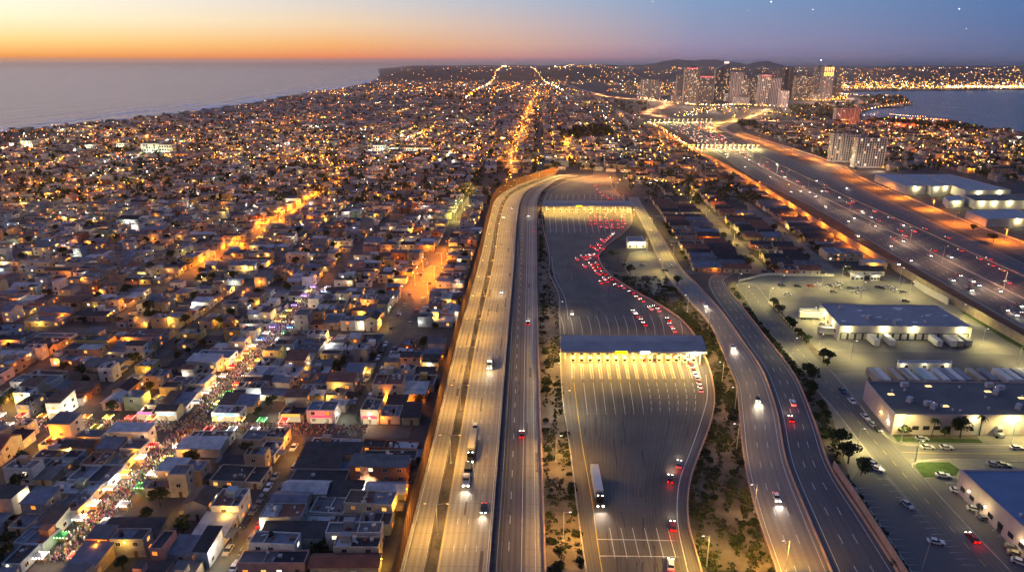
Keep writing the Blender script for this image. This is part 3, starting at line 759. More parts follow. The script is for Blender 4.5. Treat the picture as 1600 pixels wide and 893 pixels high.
def truck(loc, rz, cabc, boxc, label, L=13.5, lit=True, beam=0, flat=False, name='semi_truck', cat='truck'):
    t = thing(name, label, cat, loc, rz)
    cm, bm_ = car_paint(cabc), mat('trailer_'+boxc, {'white': (.6, .58, .53), 'grey': (.22, .22, .24), 'tan': (.4, .33, .24)}[boxc], .5, var=.08)
    b = MB(); b.box((3.0, 0, .9), (2.2, 2.4, 2.6), taper=.94); b.box((4.8, 0, .8), (1.7, 2.1, 1.15), taper=.93); b.box((3.2, 0, 3.5), (1.6, 2.2, .5), taper=.7); b.build('cab', cm, t)
    b = MB(); b.box((4.08, 0, 2.15), (.08, 2.0, .95)); b.build('windscreen', m_glass, t)
    if flat:
        b = MB(); b.box((-L/2+1.4, 0, 1.1), (L, 2.5, .3)); b.box((-L/2-.5, 0, 1.4), (L*.6, 2.2, 1.1)); b.build('trailer_bed', mat('dark_load', (.06, .06, .065), .8), t)
    else:
        b = MB(); b.box((-L/2+1.4, 0, 1.05), (L, 2.55, 2.95), bottom=True); b.build('trailer', bm_, t)
    b = MB(); b.box((-L/2+2.2, 0, .75), (L+2, .9, .3)); b.build('chassis', m_dark, t)
    for x in (4.6, 1.6, .5, -L+3.6, -L+2.4):
        for y in (-1, 1): b = MB(); b.cyl((x, y*1.2-.17, .5), (x, y*1.2+.17, .5), .5, .5, 10); b.build('wheel', m_tyre, t)
    for y in (-1, 1):
        b = MB(); b.box((5.68, y*.8, 1.0), (.14, .45, .32)); b.build('headlight', e_head if lit else e_head_off, t)
        b = MB(); b.box((-L+1.36, y*1.0, 1.0), (.08, .35, .2)); b.build('taillight', e_tail if lit else e_tail_off, t)
        if not flat: b = MB(); b.box((4.05, y*.7, 3.75), (.2, .25, .15)); b.build('roof_marker', e_head if lit else e_head_off, t)
    if beam:
        for y in (-.8, .8):
            l = light(None, (0, 0, 0), 'fff0d2', beam, 'SPOT', .1, 62, .9); l.parent = t; l.location = (5.8, y, 1.1); l.rotation_euler = (0, math.radians(-74), 0)
    return t
TRL = {}
def trailer(loc, rz, c, label, group=None, L=16.):
    if (c, L) in TRL: return dup(TRL[(c, L)], 'trailer', label, 'trailer', loc, rz, group)
    t = thing('trailer', label, 'trailer', loc, rz, group); TRL[(c, L)] = t
    cm = mat('trailer_'+c, {'white': (.75, .73, .7), 'grey': (.38, .39, .42), 'tan': (.4, .28, .18), 'mint': (.36, .44, .42)}[c], .5, var=.1)
    b = MB(); b.box((0, 0, 1.1), (L, 2.55, 2.9), bottom=True); b.build('box_body', cm, t)
    for x in (-L/2+1.2, -L/2+2.5):
        for y in (-1, 1): b = MB(); b.cyl((x, y*1.1-.17, .5), (x, y*1.1+.17, .5), .5, .5, 9); b.build('wheel', m_tyre, t)
    b = MB(); b.box((L/2-2.5, 0, 0), (.3, 1.8, 1.1)); b.build('landing_gear', m_dark, t)
    return t
# --- freeway
def road_car(R, t, y, toward, col, label, **k):
    ds_ = np.linspace(0, R.len[-1]-4, 900); ys = [PX((*R.at(t, d)[0], 0))[1] for d in ds_]
    d = ds_[int(np.argmin(np.abs(np.array(ys)-y)))]; p, h = R.at(t, d)
    return car((p[0], p[1], Z_ROAD+.005), h+(PI if toward else 0), col, label, **k)
def freeway_spot(R, t, y):
    ds_ = np.linspace(0, R.len[-1]-4, 900); ys = [PX((*R.at(t, d)[0], 0))[1] for d in ds_]
    d = ds_[int(np.argmin(np.abs(np.array(ys)-y)))]; return R.at(t, d)
p, h = freeway_spot(A1, .37, 712)
truck((p[0], p[1], Z_ROAD), h+PI, 'black', 'tan', 'tan box semi truck with a black cab following the dark flatbed on the yellow freeway', 13.5, beam=900)
p, h = freeway_spot(A1, .345, 748)
truck((p[0], p[1], Z_ROAD), h+PI, 'white', 'grey', 'dark flatbed lorry with a white cab ahead of the tan semi truck', 7.5, beam=2500, flat=True, name='lorry')
p, h = freeway_spot(A1, .56, 570)
truck((p[0], p[1], Z_ROAD), h+PI, 'white', 'grey', 'grey box truck with bright headlights, alone in the freeway centre lane', 7.5, beam=2500, name='box_truck')
road_car(A1, .37, 671, True, 'white', 'white van directly behind the tan semi truck', kind='suv', beam=300)
road_car(A1, .80, 797, True, 'black', 'black car with lit headlights near the median of the yellow freeway', beam=2000)
road_car(A2, .45, 681, False, 'red', 'red car with glowing tail lights alone on the brown asphalt carriageway', beam=500, brake=60)
road_car(A1, .18, 340, True, 'silver', 'small silver car far up the yellow freeway beside the lamp median')
road_car(A1, .62, 457, True, 'white', 'white car in the centre of the yellow freeway above the box truck', beam=600)
road_car(A1, .6, 326, True, 'grey', 'grey car farthest up the yellow freeway near the bend', beam=300)
road_car(A2, .5, 338, True, 'white', 'white car with dazzling headlights on the brown carriageway beside the far canopy', beam=1500)
road_car(A2, .6, 506, False, 'black', 'black car with red tail lights on the brown carriageway left of the near canopy', brake=50)
road_car(A2, .85, 362, False, 'silver', 'silver car on the concrete lane just below the far canopy')
# --- plaza
p = G(935, 778); q = G(941, 812)
truck((p.x, p.y, Z_ROAD), heading(G(927, 735), q), 'black', 'white', 'long white semi truck with black cab crossing the plaza below the near canopy', 14.5, beam=3500)
for x, y, tx, ty, c, l in ((1060.7,727,1064,700,'grey','grey car with red tail lights, uppermost of four at the plaza right edge'),
    (1047,750,1049,720,'black','black car with red tail lights left of the other cars leaving the plaza'),
    (1051,824,1049,790,'red','dark red car braking beside the white stall lines at the plaza edge'),
    (1048,884,1047,850,'white','white car braking at the bottom edge of the plaza stall lines')):
    carpx(x, y, tx, ty, c, l, beam=700, brake=140)
CC = ['white', 'silver', 'black', 'grey', 'red', 'white', 'blue', 'silver', 'tan']
def z3(x, y): return (820+x/5.317, 400+y/5.317)
def z2(x, y): return (820+x/5.317, 240+y/5.317)
def z4(x, y): return (820+x/5.317, 540+y/5.317)
rq = random.Random(11)
queue = [z3(1240,625), z3(1210,580), z3(1190,535), z3(1110,455), z3(1090,430), z3(1042,440), z3(972,375), z3(938,352), z3(885,308), z3(812,265), z3(765,250), z3(712,195), z3(680,215), z3(665,155), z3(648,140), z3(615,105), z3(600,70), z3(562,90), z3(550,70), z3(525,30), z3(480,10), z3(590,0),
         z2(600,845), z2(560,845), z2(530,860), z2(640,795), z2(625,768), z2(590,770), z2(665,735), z2(682,718), z2(700,700), z2(716,684), z2(735,668)]
for i, (x, y) in enumerate(queue):
    j = min(i+1, len(queue)-1); nx, ny = queue[min(i+2, len(queue)-1)]
    if i > len(queue)-3: nx, ny = x+8, y-10
    if ny > y-3: nx, ny = x-6, y-8
    c = CC[(i*5+rq.randrange(3)) % len(CC)]
    carpx(x, y, nx, ny, c, f'{c} car with lit brake lights, {ordw(i)} up the winding queue above the near canopy', group='cars queueing between the two canopies', brake=90)
i = 0
for (x, y) in queue[9:30]:
    if rq.random() < .2: continue
    c = CC[rq.randrange(len(CC))]; x2, y2 = x-7.5-rq.uniform(0, 3), y+rq.uniform(-2, 4)
    carpx(x2, y2, x2-5, y2-8, c, f'{c} car with lit brake lights, {ordw(i)} up the inner file of the winding queue', group='inner file of the winding queue', brake=90, small=True); i += 1
for i, (x, y) in enumerate([z3(905,470), z3(935,500), z3(972,545), z3(992,572)]):
    carpx(x, y, x-9, y-12, CC[i+1], f'{CC[i+1]} car, {ordw(i)} of four in the short side line above the near canopy', group='cars in the short side line', brake=70)
carpx(*z3(392,480), *z3(392,560), 'white', 'white car alone in the left lane just above the near canopy', beam=500)
n = 0
for ci, x in enumerate((540, 580, 622, 672, 718, 765, 803, 828)):
    for ri in range(6):
        y = 478+ri*27+rq.uniform(-5, 5)
        if rq.random() < .08 or (ci < 2 and ri > 4) or (ci > 6 and ri > 4): continue
        px, py = z2(x+ri*2+rq.uniform(-3, 3), y); c = CC[rq.randrange(len(CC))]
        carpx(px, py, px-.5, py-12, c, f'{c} car, {ordw(ri)} back in the {ordw(ci)} packed lane below the far canopy', group='cars waiting below the far canopy', small=True, brake=50 if ri > 3 else 0)
for i, (x, y) in enumerate(((585,270),(620,263),(600,300),(625,325),(650,350),(680,360),(700,375),(735,382))):
    px, py = z2(x, y); c = CC[(i*2+1) % len(CC)]
    carpx(px, py, px-3, py-9, c, f'{c} car, {ordw(i)} along the line leading down to the far canopy', group='cars beyond the far canopy', small=True, brake=60)
for i, (x, y, c, kd) in enumerate(((985,122,'black','suv'),(1075,124,'black','suv'),(1200,122,'silver','sedan'),(1230,84,'red','sedan'),(1282,104,'grey','sedan'),(1312,78,'silver','sedan'),(1345,100,'white','sedan'),(1367,146,'black','sedan'),(1400,208,'red','sedan'),(1412,242,'white','sedan'),(1430,275,'silver','sedan'),(1442,305,'red','sedan'),(1452,340,'white','sedan'),(1457,374,'white','sedan'))):
    px, py = z4(x, y)
    carpx(px, py, px-5 if i > 7 else px-1, py-14, c, f'{c} {"van" if kd=="suv" else "car"} at the near canopy booths, {ordw(i)} from the left', kind=kd, group='cars at the near canopy', cat='van' if kd == 'suv' else 'car', brake=40)
# --- curving carriageways
for R_, t, y, tw, c, l, bm_ in ((E1,.45,543,True,'silver','silver car with headlights on the curving ramp right of the near canopy',3500),(E1,.55,625,True,'black','black car with headlights midway down the curving ramp',3500),
    (E1,.5,779,True,'white','white car with headlights lowest on the curving ramp',3500),(E1,.5,478,True,'white','white car with headlights highest on the curving ramp',2500),
    (E2,.30,656,False,'red','red car with bright tail lights on the outer curving carriageway',2500),(E2,.52,631,False,'white','white van with red tail lights just ahead of the red car',300)):
    road_car(R_, t, y, tw, c, l, beam=bm_, brake=0 if tw else 120, kind='suv' if 'van' in l else 'sedan')
# --- streets and car parks on the right
PK = [(1356,720,'black'),(1365,727,'silver'),(1371,734,'white')]
for i, (x, y, c) in enumerate(PK): carpx(x, y, x+14, y+5, c, f'{c} car, {ordw(i)} of three parked together beside the street bend', lit=False, group='three cars by the street bend')
for x, y, tx, ty, c, l in ((1417,790,1426,797,'silver','silver pickup parked in the dark car park nearest the top'),(1462,848,1476,850,'white','white car parked in the dark car park by the lamp pole'),
    (1473,744,1486,745,'white','white car parked beside the small lawn'),(1496,768,1508,770,'white','white car parked below the lawn along the blue-roofed hall'),(1523,797,1536,800,'silver','silver car parked along the blue-roofed hall'),(1540,812,1552,813,'grey','grey car parked along the blue-roofed hall beside the silver car'),
    (1582,858,1594,862,'grey','grey car at the bottom right corner of the hall car park'),(1588,868,1600,872,'tan','tan car at the bottom right corner of the hall car park'),(1594,880,1606,884,'white','white car at the bottom right corner of the hall car park'),
    (1449,700,1462,700.5,'white','white car parked on the side street, left of a pair'),(1478,700.5,1490,701,'white','white car parked on the side street, right of a pair'),(1588,701,1600,701,'white','white car farthest right on the side street'),
    (1553,727,1566,729,'silver','silver car parked behind the blue-roofed hall'),(1568,728,1581,730,'grey','grey car parked behind the blue-roofed hall'),
    (1317,612,1324,619,'blue','blue car parked highest on the service street'),(1331,628,1338,635,'white','white car parked on the service street below the blue car'),(1352,653,1359,660,'white','white car parked on the service street beside the dark tree'),(1363,665,1370,672,'silver','silver car parked on the service street below the dark tree'),(1371,672,1378,679,'black','black car parked lowest on the service street kerb')):
    carpx(x, y, tx, ty, c, l, lit=False)
carpx(1519, 842, 1507, 829, 'red', 'dark red car driving up the service street past the hall', beam=300, brake=60)
def z5(x, y): return (1080+x/6.115, 390+y/6.115)
def z6(x, y): return (1340+x/6.115, 390+y/6.115)
YC = [(z5(860,345),'black'),(z5(1015,355),'black'),(z5(1135,352),'red'),(z5(1210,335),'white'),(z5(1270,355),'silver'),(z5(1320,350),'black'),(z5(1385,345),'white'),(z5(1415,328),'silver'),(z5(1355,408),'grey'),(z5(1400,372),'tan'),(z5(1520,372),'grey'),(z5(1575,378),'silver'),(z5(1560,415),'white'),(z6(30,378),'white'),(z6(200,365),'black'),(z6(235,372),'black'),(z6(300,360),'white'),(z6(345,385),'white'),(z6(380,405),'white'),(z6(430,410),'black'),(z6(455,495),'black'),(z5(920,432),'white'),(z5(1260,720),'silver'),(z5(1290,755),'grey')]
for i, ((x, y), c) in enumerate(YC): carpx(x, y, x+10, y+rq.uniform(-1, 3), c, f'{c} car parked in the lit truck yard, {ordw(i)} from the left end', lit=False, group='cars in the lit truck yard', z=Z_LOT)
for i, (x, y, c) in enumerate(((700,215,'black'),(750,190,'black'),(800,215,'grey'),(855,215,'silver'),(1190,190,'black'),(540,160,'silver'),(580,45,'black'),(700,100,'tan'))):
    carpx(*z5(x, y), *z5(x+60, y+6), c, f'{c} car parked along the cross street above the truck yard, {ordw(i)} in line', lit=False, group='cars along the cross street')
for i, (x, y, c) in enumerate(((978,80,'black'),(820,70,'grey'),(1225,90,'white'),(1165,125,'black'))): carpx(*z3(x, y), *z3(x+40, y-4), c, f'{c} car by the yellow-lit corner lot, {ordw(i)} from left', lit=False, group='cars by the corner lot')
# --- traffic on the wide right freeway
TR = [(1016,286,'w'),(1322,294,'w'),(1333,341,'w'),(1339,369,'y'),(1402,413,'w'),(1484,402,'w'),(1518,440,'y'),(1574,442,'r'),(1545,405,'r'),(1530,405,'r'),(1480,372,'r'),(1428,362,'r'),(1445,358,'r'),(1410,352,'w'),(1345,330,'w'),(1360,340,'w'),(1235,300,'w'),(1250,299,'w'),(1264,301,'w'),(1283,299,'w'),(1226,277,'w'),(1200,264,'r'),(1222,269,'r'),(1213,256,'w'),(1170,250,'w'),(1185,257,'w'),(1193,259,'r'),(1600,492,'r'),(1592,478,'y'),(1560,455,'w'),(1500,392,'r'),(1395,372,'r'),(1372,345,'r'),(1325,318,'r'),(1310,309,'w'),(1290,290,'r'),(1275,283,'w')]
rtf = random.Random(19)
for y0_ in np.linspace(246, 500, 34):
    f_ = rtf.choice((.08, .15, .24, .32, .42, .58, .66, .74, .82, .9)); xl_ = np.interp(y0_, [q[1] for q in RLm], [q[0] for q in RLm]); xr_ = np.interp(y0_, [q[1] for q in RRm], [q[0] for q in RRm]); x_ = xl_*(1-f_)+xr_*f_
    if 0 < x_ < 1610 and all(abs(x_-q[0])+abs(y0_-q[1]) > 9 for q in TR): TR.append((x_, y0_, 'r' if f_ > .52 else 'w'))
fr_in = Road(RLm[::-1], RRm[::-1], 110)
for i, (x, y, c) in enumerate(sorted(TR, key=lambda q: -q[1])):
    p = G(x, y); j = int(np.argmin(np.linalg.norm((RM.L+RM.R)/2-np.array(p[:2]), axis=1))); j = min(max(j, 1), RM.n-2)
    d = (RM.L+RM.R)[j+1]-(RM.L+RM.R)[j-1]; h = math.atan2(d[1], d[0]); col = CC[(i*4) % len(CC)]
    wsd = (c != 'r')
    car((p.x, p.y, Z_ROAD), h+(PI if wsd else 0), col, f'{col} car with lit {"headlights" if wsd else "tail lights"} on the wide freeway, {ordw(i)} from the lower right', small=True, group='cars on the wide freeway', beam=2600 if wsd else 0, brake=0 if wsd else 260)
p = G(1392, 341); car((p.x, p.y, Z_ROAD), math.atan2(*(RR2[1][::-1]))*0+2.3, 'white', 'white car alone on the dark collector road of the wide freeway', small=True)

# ================================================================== BORDER CANOPIES AND BOOTHS
def corner(px, py, z): p = G(px, py, z); return (p.x, p.y)
m_fascia = mat('canopy_fascia', (.55, .5, .4), .6, var=.05)
def canopy(label, cs, z, ridge, ncol, lampw, nl, sink=.9):
    """cs: back left, back right, front right, front left"""
    t = thing('inspection_canopy', label, 'canopy', (0, 0, 0))
    bl, br, fr, fl = [np.array(c) for c in cs]
    ml, mr = (bl+fl)/2, (br+fr)/2; b = MB()
    V = lambda p, zz: (p[0], p[1], zz)
    b.face([V(fl, z), V(fr, z), V(mr, z+ridge), V(ml, z+ridge)]); b.face([V(ml, z+ridge), V(mr, z+ridge), V(br, z), V(bl, z)])
    b.face([V(fl, z), V(ml, z+ridge), V(bl, z)]); b.face([V(fr, z), V(br, z), V(mr, z+ridge)])
    b.build('roof', m_roof_blue, t)
    b = MB(); b.prism([tuple(p) for p in (fl, fr, br, bl)], z-sink, z-.004); b.build('fascia', m_fascia, t)
    b = MB(); b.face([V(bl, z-sink-.01), V(br, z-sink-.01), V(fr, z-sink-.01), V(fl, z-sink-.01)]); b.build('ceiling', m_fascia, t)
    for i in range(ncol):
        for s in (.2, .8):
            f = (i+.5)/ncol; p = (fl*(1-f)+fr*f)*s+(bl*(1-f)+br*f)*(1-s); b = MB(); b.box((p[0], p[1], 0), (.45, .45, z-sink)); b.build('column', m_fascia, t)
    for i in range(nl):
        for s in (.12, .5, .88) if nl > 10 else (.3,):
            f = (i+.5)/nl; p = (fl*(1-f)+fr*f)*s+(bl*(1-f)+br*f)*(1-s)
            b = MB(); b.box((p[0], p[1], z-sink-.12), (1.2, .5, .1), bottom=True); b.build('ceiling_light', e_yell, t)
            light(t, (p[0], p[1], z-sink-.3), 'ffd070', lampw, 'SPOT', .3, 172, .25)
    return t, (bl, br, fr, fl)
c2, Q2 = canopy('long blue-grey gabled canopy over the booths of the near border crossing', [corner(876.4,523.5,8), corner(1095.5,523.5,8), corner(1105,549.5,8), corner(876,548,8)], 8, .9, 15, 4600, 15)
c1, Q1 = canopy('long flat grey canopy over the booths of the far border crossing', [corner(848,313.5,8), corner(985,313.5,8), corner(994,321,8), corner(848,321,8)], 8, .8, 12, 5500, 14)
for cpt, Qq, a0, a1, m, zz in ((c2, Q2, .375, .455, emit('sign_yellow', 'ffd000', 4), 8.05), (c2, Q2, .545, .61, emit('sign_white', 'f4ffff', 4), 8.05), (c1, Q1, .36, .42, emit('sign_yellow', 'ffd000', 4), 8.05)):
    bl, br, fr, fl = Qq; p = fl*(1-a0)+fr*a0; q = fl*(1-a1)+fr*a1; b = MB()
    wallmesh([p-np.array([0, .25]), q-np.array([0, .25])], 1.1, .2, zz-1.0, 0, b); b.build('lit_sign_board', m, cpt)
p = Q2[2]*.93+Q2[3]*.07
b = MB(); b.octa((p[0], p[1]-.5, 7.0), .5); b.build('floodlight', emit('flood_white', 'fffbe8', 30), c2); light(c2, (p[0], p[1]-1.5, 6.6), 'fff0c8', 5000, 'POINT', .3)
# booths, islands, bollards
m_booth = mat('booth_panel', (.5, .46, .38), .6, var=.08)
bth = None; boll = None; isl = None
for i in range(15):
    for r, y in enumerate((556, 566)):
        p = G(894.5+13.4*i+r*.5, y)
        lab = f'{"front" if r else "rear"} inspection booth on the {ordw(i)} island from the left under the near canopy'
        if bth is None:
            bth = thing('inspection_booth', lab, 'booth', (p.x, p.y, .12), 0, 'booths under the near canopy')
            b = MB(); b.box((0, 0, 0), (1.3, 2.2, 1.1)); b.build('base_panel', m_booth, bth)
            b = MB(); b.box((0, 0, 1.1), (1.2, 2.1, 1.1)); b.build('window', m_glass, bth)
            b = MB(); b.box((0, 0, 2.2), (1.7, 2.8, .2), bottom=True); b.build('roof', m_booth, bth)
        else: dup(bth, 'inspection_booth', lab, 'booth', (p.x, p.y, .12), 0, 'booths under the near canopy')
    p0, p1 = G(894+13.4*i, 549), G(LX1[i]-1.5, 592); d = p1-p0; c = (p0+p1)/2
    b = MB(); b.box((0, 0, 0), (1.5, d.length, .13)); o = b.build('traffic_island', m_wall); o.location = (c.x, c.y, Z_ROAD+.001); o.rotation_euler = (0, 0, math.atan2(d.y, d.x)-PI/2)
    tag(o, f'concrete lane island under the near canopy, {ordw(i)} from the left', 'traffic island', 'lane islands under the near canopy')
    for r in range(7):
        y = 576+r*3.6; x = np.interp(y, [556, 600], [894+13.4*i, LX1[i]]); p = G(x, y)
        lab = f'bollard, {ordw(r)} in front of the booths on the {ordw(i)} island of the near canopy'
        if boll is None:
            b = MB(); b.cyl((0, 0, 0), (0, 0, 1.05), .16, .16, 8, 0); b.cyl((0, 0, .7), (0, 0, .9), .17, .17, 8, 1, False); boll = b.build('bollard', [m_ypaint, m_dark]); boll.location = (p.x, p.y, .15); tag(boll, lab, 'bollard', 'bollards of the near canopy')
        else:
            o = boll.copy(); COL.objects.link(o); o.location = (p.x, p.y, .15); del o['group']; tag(o, lab, 'bollard', 'bollards of the near canopy')
for i in range(14):
    p = G(856+9.6*i, 331.5); dup(bth, 'inspection_booth', f'inspection booth in the {ordw(i)} lane from the left under the far canopy', 'booth', (p.x, p.y, Z_ROAD), 0, 'booths under the far canopy')
# overhead gate bar across the far lanes and small sign gantry by the left plaza edge
def gantry(label, a, c, z, th=.6, m=m_steel, lampm=None):
    t = thing('gantry', label, 'gantry', (0, 0, 0)); P = [np.array(G(*a)[:2]), np.array(G(*c)[:2])]
    b = MB(); wallmesh(P, th, th, z); b.build('beam', m, t)
    for p in P: b = MB(); b.box((p[0], p[1], 0), (.45, .45, z)); b.build('post', m, t)
    return t, P
gantry('short steel sign gantry on the left edge of the plaza between the canopies', (873,438), (893,438), 4.2)
# ================================================================== OVERPASS
t = thing('overpass', 'concrete overpass crossing beyond the end of the border plaza', 'bridge', (0, 0, 0))
PB = [np.array(G(856,274)[:2]), np.array(G(1000,279)[:2])]
b = MB(); wallmesh(PB, 1.6, 13, 6.2); b.build('deck', m_wall, t)
for s in (-1, 1):
    d = PB[1]-PB[0]; d /= np.linalg.norm(d); o = np.array([-d[1], d[0]])*s*6.3
    b = MB(); wallmesh([PB[0]+o, PB[1]+o], 1.1, .3, 7.8); b.build('parapet', m_wall, t)
for f in (.02, .1, .24, .56, .78, .98):
    p = PB[0]*(1-f)+PB[1]*f; b = MB(); wallmesh([p-np.array([0, 5]), p+np.array([0, 5])], 6.2, 1.2, 0); b.build('pier', m_wall, t)
for f in (.52, .6, .68, .75): p = PB[0]*(1-f)+PB[1]*f; light(t, (p[0], p[1]-1, 5.6), 'ff8430', 8000, 'POINT', .4); light(t, (p[0], p[1]-9, 5.0), 'ff8430', 4000, 'POINT', .4)
for f in (.1, .28, .46, .64, .82): p = PB[0]*(1-f)+PB[1]*f; light(t, (p[0], p[1]-13, 11), 'ffc878', 16000, 'POINT', .4)  # added fill lights before the deck, without lamps, to brighten its near side
for f in (.05, .2, .33, .46): p = PB[0]*(1-f)+PB[1]*f; light(t, (p[0], p[1], 14), 'ffc060', 20000, 'POINT', .4)
for f in (.16,): p = PB[0]*(1-f)+PB[1]*f; light(t, (p[0], p[1]-6, 5), 'ffd070', 22000, 'POINT', .4)
# ================================================================== WAREHOUSES AND HALLS
def hall(name, label, cat, roof_px, h, wallm, roofm, parapet_h=.5):
    """flat-roofed hall from the four roof corners seen in the photograph"""
    P = [np.array(G(x, y, h)[:2]) for x, y in roof_px]; t = thing(name, label, cat, (0, 0, 0))
    b = MB(); n = 4
    for i in range(4): p, q = P[i], P[(i+1) % 4]; b.face([(p[0], p[1], 0), (p[0], p[1], h), (q[0], q[1], h), (q[0], q[1], 0)])
    b.build('wall', wallm, t)
    b = MB(); b.face([(p[0], p[1], h-parapet_h) for p in P][::-1]); b.build('roof', roofm, t)
    b = MB()
    c = sum(P)/4
    I = [p+(c-p)/np.linalg.norm(c-p)*.5 for p in P]
    for i in range(4):
        j = (i+1) % 4
        b.face([(P[i][0], P[i][1], h), (I[i][0], I[i][1], h), (I[j][0], I[j][1], h), (P[j][0], P[j][1], h)])
        b.face([(I[i][0], I[i][1], h), (I[i][0], I[i][1], h-parapet_h), (I[j][0], I[j][1], h-parapet_h), (I[j][0], I[j][1], h)])
    b.build('parapet', wallm, t)
    return t, P
def on_wall(t, p, q, f, z, size, m, name, out=.06):
    """flat panel set on the wall p-q at fraction f; size (width, height)"""
    d = (q-p)/np.linalg.norm(q-p); o = np.array([d[1], -d[0]]); c = p*(1-f)+q*f + o*out*.5
    b = MB(); b.box((0, 0, 0), (size[0], out, size[1]), bottom=True); ob = b.build(name, m, t); ob.location = (c[0], c[1], z); ob.rotation_euler = (0, 0, math.atan2(d[1], d[0])); return ob
def wall_lamp(t, p, q, f, z, col, w, m=None, out=1.1):
    d = (q-p)/np.linalg.norm(q-p); o = np.array([d[1], -d[0]]); c = p*(1-f)+q*f
    b = MB(); b.box((0, 0, 0), (.5, .35, .3), bottom=True); ob = b.build('wall_lamp', m or e_white, t); ob.location = (c[0]+o[0]*.2, c[1]+o[1]*.2, z); ob.rotation_euler = (0, 0, math.atan2(d[1], d[0]))
    light(t, (c[0]+o[0]*out, c[1]+o[1]*out, z-.1), col, w*.8, 'POINT', .25)
def roof_bits(t, P, h, seed, nsky, nvent, nunit, lit=None):
    r = random.Random(seed)
    def spot():
        a, c = r.uniform(.06, .94), r.uniform(.1, .9); p = (P[0]*(1-a)+P[1]*a)*(1-c)+(P[3]*(1-a)+P[2]*a)*c; return p
    for i in range(nsky):
        p = spot(); b = MB(); b.box((0, 0, 0), (2.4, 1.2, .3), taper=.8); o = b.build('skylight', lit if lit else mat('skylight_plastic', (.62, .64, .68), .4, var=.05), t); o.location = (p[0], p[1], h)
    for i in range(nvent):
        p = spot(); b = MB(); b.cyl((0, 0, 0), (0, 0, .7), .35, .3, 8); b.cyl((0, 0, .7), (0, 0, 1.0), .55, .4, 8); o = b.build('roof_vent', m_steel, t); o.location = (p[0], p[1], h)
    for i in range(nunit):
        p = spot(); b = MB(); b.box((0, 0, .2), (2.6, 1.7, 1.5)); b.box((0, 0, 0), (2.8, 1.9, .2)); b.cyl((-.5, 0, 1.7), (-.5, 0, 1.95), .6, .6, 8); o = b.build('air_unit', mat('unit_casing', (.42, .43, .45), .6, var=.1), t); o.location = (p[0], p[1], h); o.rotation_euler = (0, 0, r.choice((0, .7)))
WL = 'fff0a8'
w1, P1 = hall('warehouse', 'large blue-roofed warehouse with trailers backed up to its lit dock doors', 'warehouse', [(1281,473.5),(1466,476.5),(1520,510),(1312,508.5)], 8, m_whwall, m_roof_blue)
on_wall(w1, P1[3], P1[2], .5, .5, (float(np.linalg.norm(P1[2]-P1[3]))*.97, 3.8), m_dark, 'dock_frame', .05)
for i in range(17): on_wall(w1, P1[3], P1[2], .043+i*.057, 1.0, (2.5, 2.9), m_door, 'dock_door', .16)
for f in (.06, .34, .56, .92): wall_lamp(w1, P1[3], P1[2], f, 6.4, WL, 2600)
for f in (.3, .72): wall_lamp(w1, P1[0], P1[3], f, 6.4, WL, 1500)
roof_bits(w1, P1, 7.5, 3, 11, 6, 3)
for i in range(5): on_wall(w1, P1[0], P1[3], .12+i*.18, 2.6, (2.2, 1.4), m_glass, 'window')
w2, P2 = hall('warehouse', 'long dark-roofed warehouse with lit roof skylights and a pinkish left wall', 'warehouse', [(1353,594),(1700,597.5),(1775,648),(1399,647)], 8.5, m_pinkwall, m_roof_dark)
roof_bits(w2, P2, 8.0, 8, 0, 12, 11); roof_bits(w2, P2, 8.0, 21, 9, 0, 0, emit('skylight_lit', 'ffcf8a', 2.2))
for f, w in ((.335, 1500), (.5, 1300), (.62, 1300)): wall_lamp(w2, P2[3], P2[2], f, 6.8, WL, w)
for i in range(5): on_wall(w2, P2[3], P2[2], .36+i*.075, .1, (4.2, 4.6), m_door, 'dock_door')
for i in range(6): on_wall(w2, P2[3], P2[2], .05+i*.045, 2.2, (2.4, 1.6), m_glass, 'window')
wall_lamp(w2, P2[0], P2[3], .62, 3.6, 'ffd27a', 700, e_yell); wall_lamp(w2, P2[0], P2[3], .85, 3.6, 'fff0c0', 500); wall_lamp(w2, P2[3], P2[2], .03, 4, WL, 500)
p = G(1474, 672); t = thing('carport', 'dark flat carport roof standing before the dark-roofed warehouse', 'carport', (p.x, p.y, Z_LOT), -FR.y)
b = MB(); b.box((0, 0, 3.6), (9.5, 6, .35), bottom=True); b.build('roof', m_dark, t)
for x_ in (-4.3, 4.3):
    for y_ in (-2.6, 2.6): b = MB(); b.box((x_, y_, 0), (.25, .25, 3.6)); b.build('post', m_steel, t)
for x_, y_, c_, l_ in ((1440, 668, 'black', 'black car parked against the dark-roofed warehouse left of the carport'), (1455, 670, 'grey', 'grey car parked just left of the carport'), (1476, 674, 'black', 'black car parked under the dark carport'), (1440, 687, 'silver', 'silver car on the planting bed edge below the carport'), (1520, 672, 'grey', 'grey car right of the carport by the warehouse wall')): carpx(x_, y_, x_+12, y_+.5, c_, l_, lit=False, z=Z_ROAD+.03)
w3, P3 = hall('industrial_hall', 'blue-roofed hall with a lit pinkish wall facing the car park', 'hall', [(1501,732.5),(1690,733),(1880,905),(1690,905)], 8, m_pinkwall, mat('bright_blue_roof', (.13, .19, .30), .75, var=.15, scale=.08))
roof_bits(w3, P3, 7.5, 5, 3, 3, 2)
for f, w in ((.12, 500), (.28, 1100), (.60, 500)): wall_lamp(w3, P3[0], P3[3], f, 3.8, 'ffe09a', w)
for i in range(7): on_wall(w3, P3[0], P3[3], .06+i*.09, 1.8, (2.2, 1.5), m_glass, 'window')
for f in (.22, .42): on_wall(w3, P3[0], P3[3], f, .1, (1.8, 2.6), m_dark, 'door')
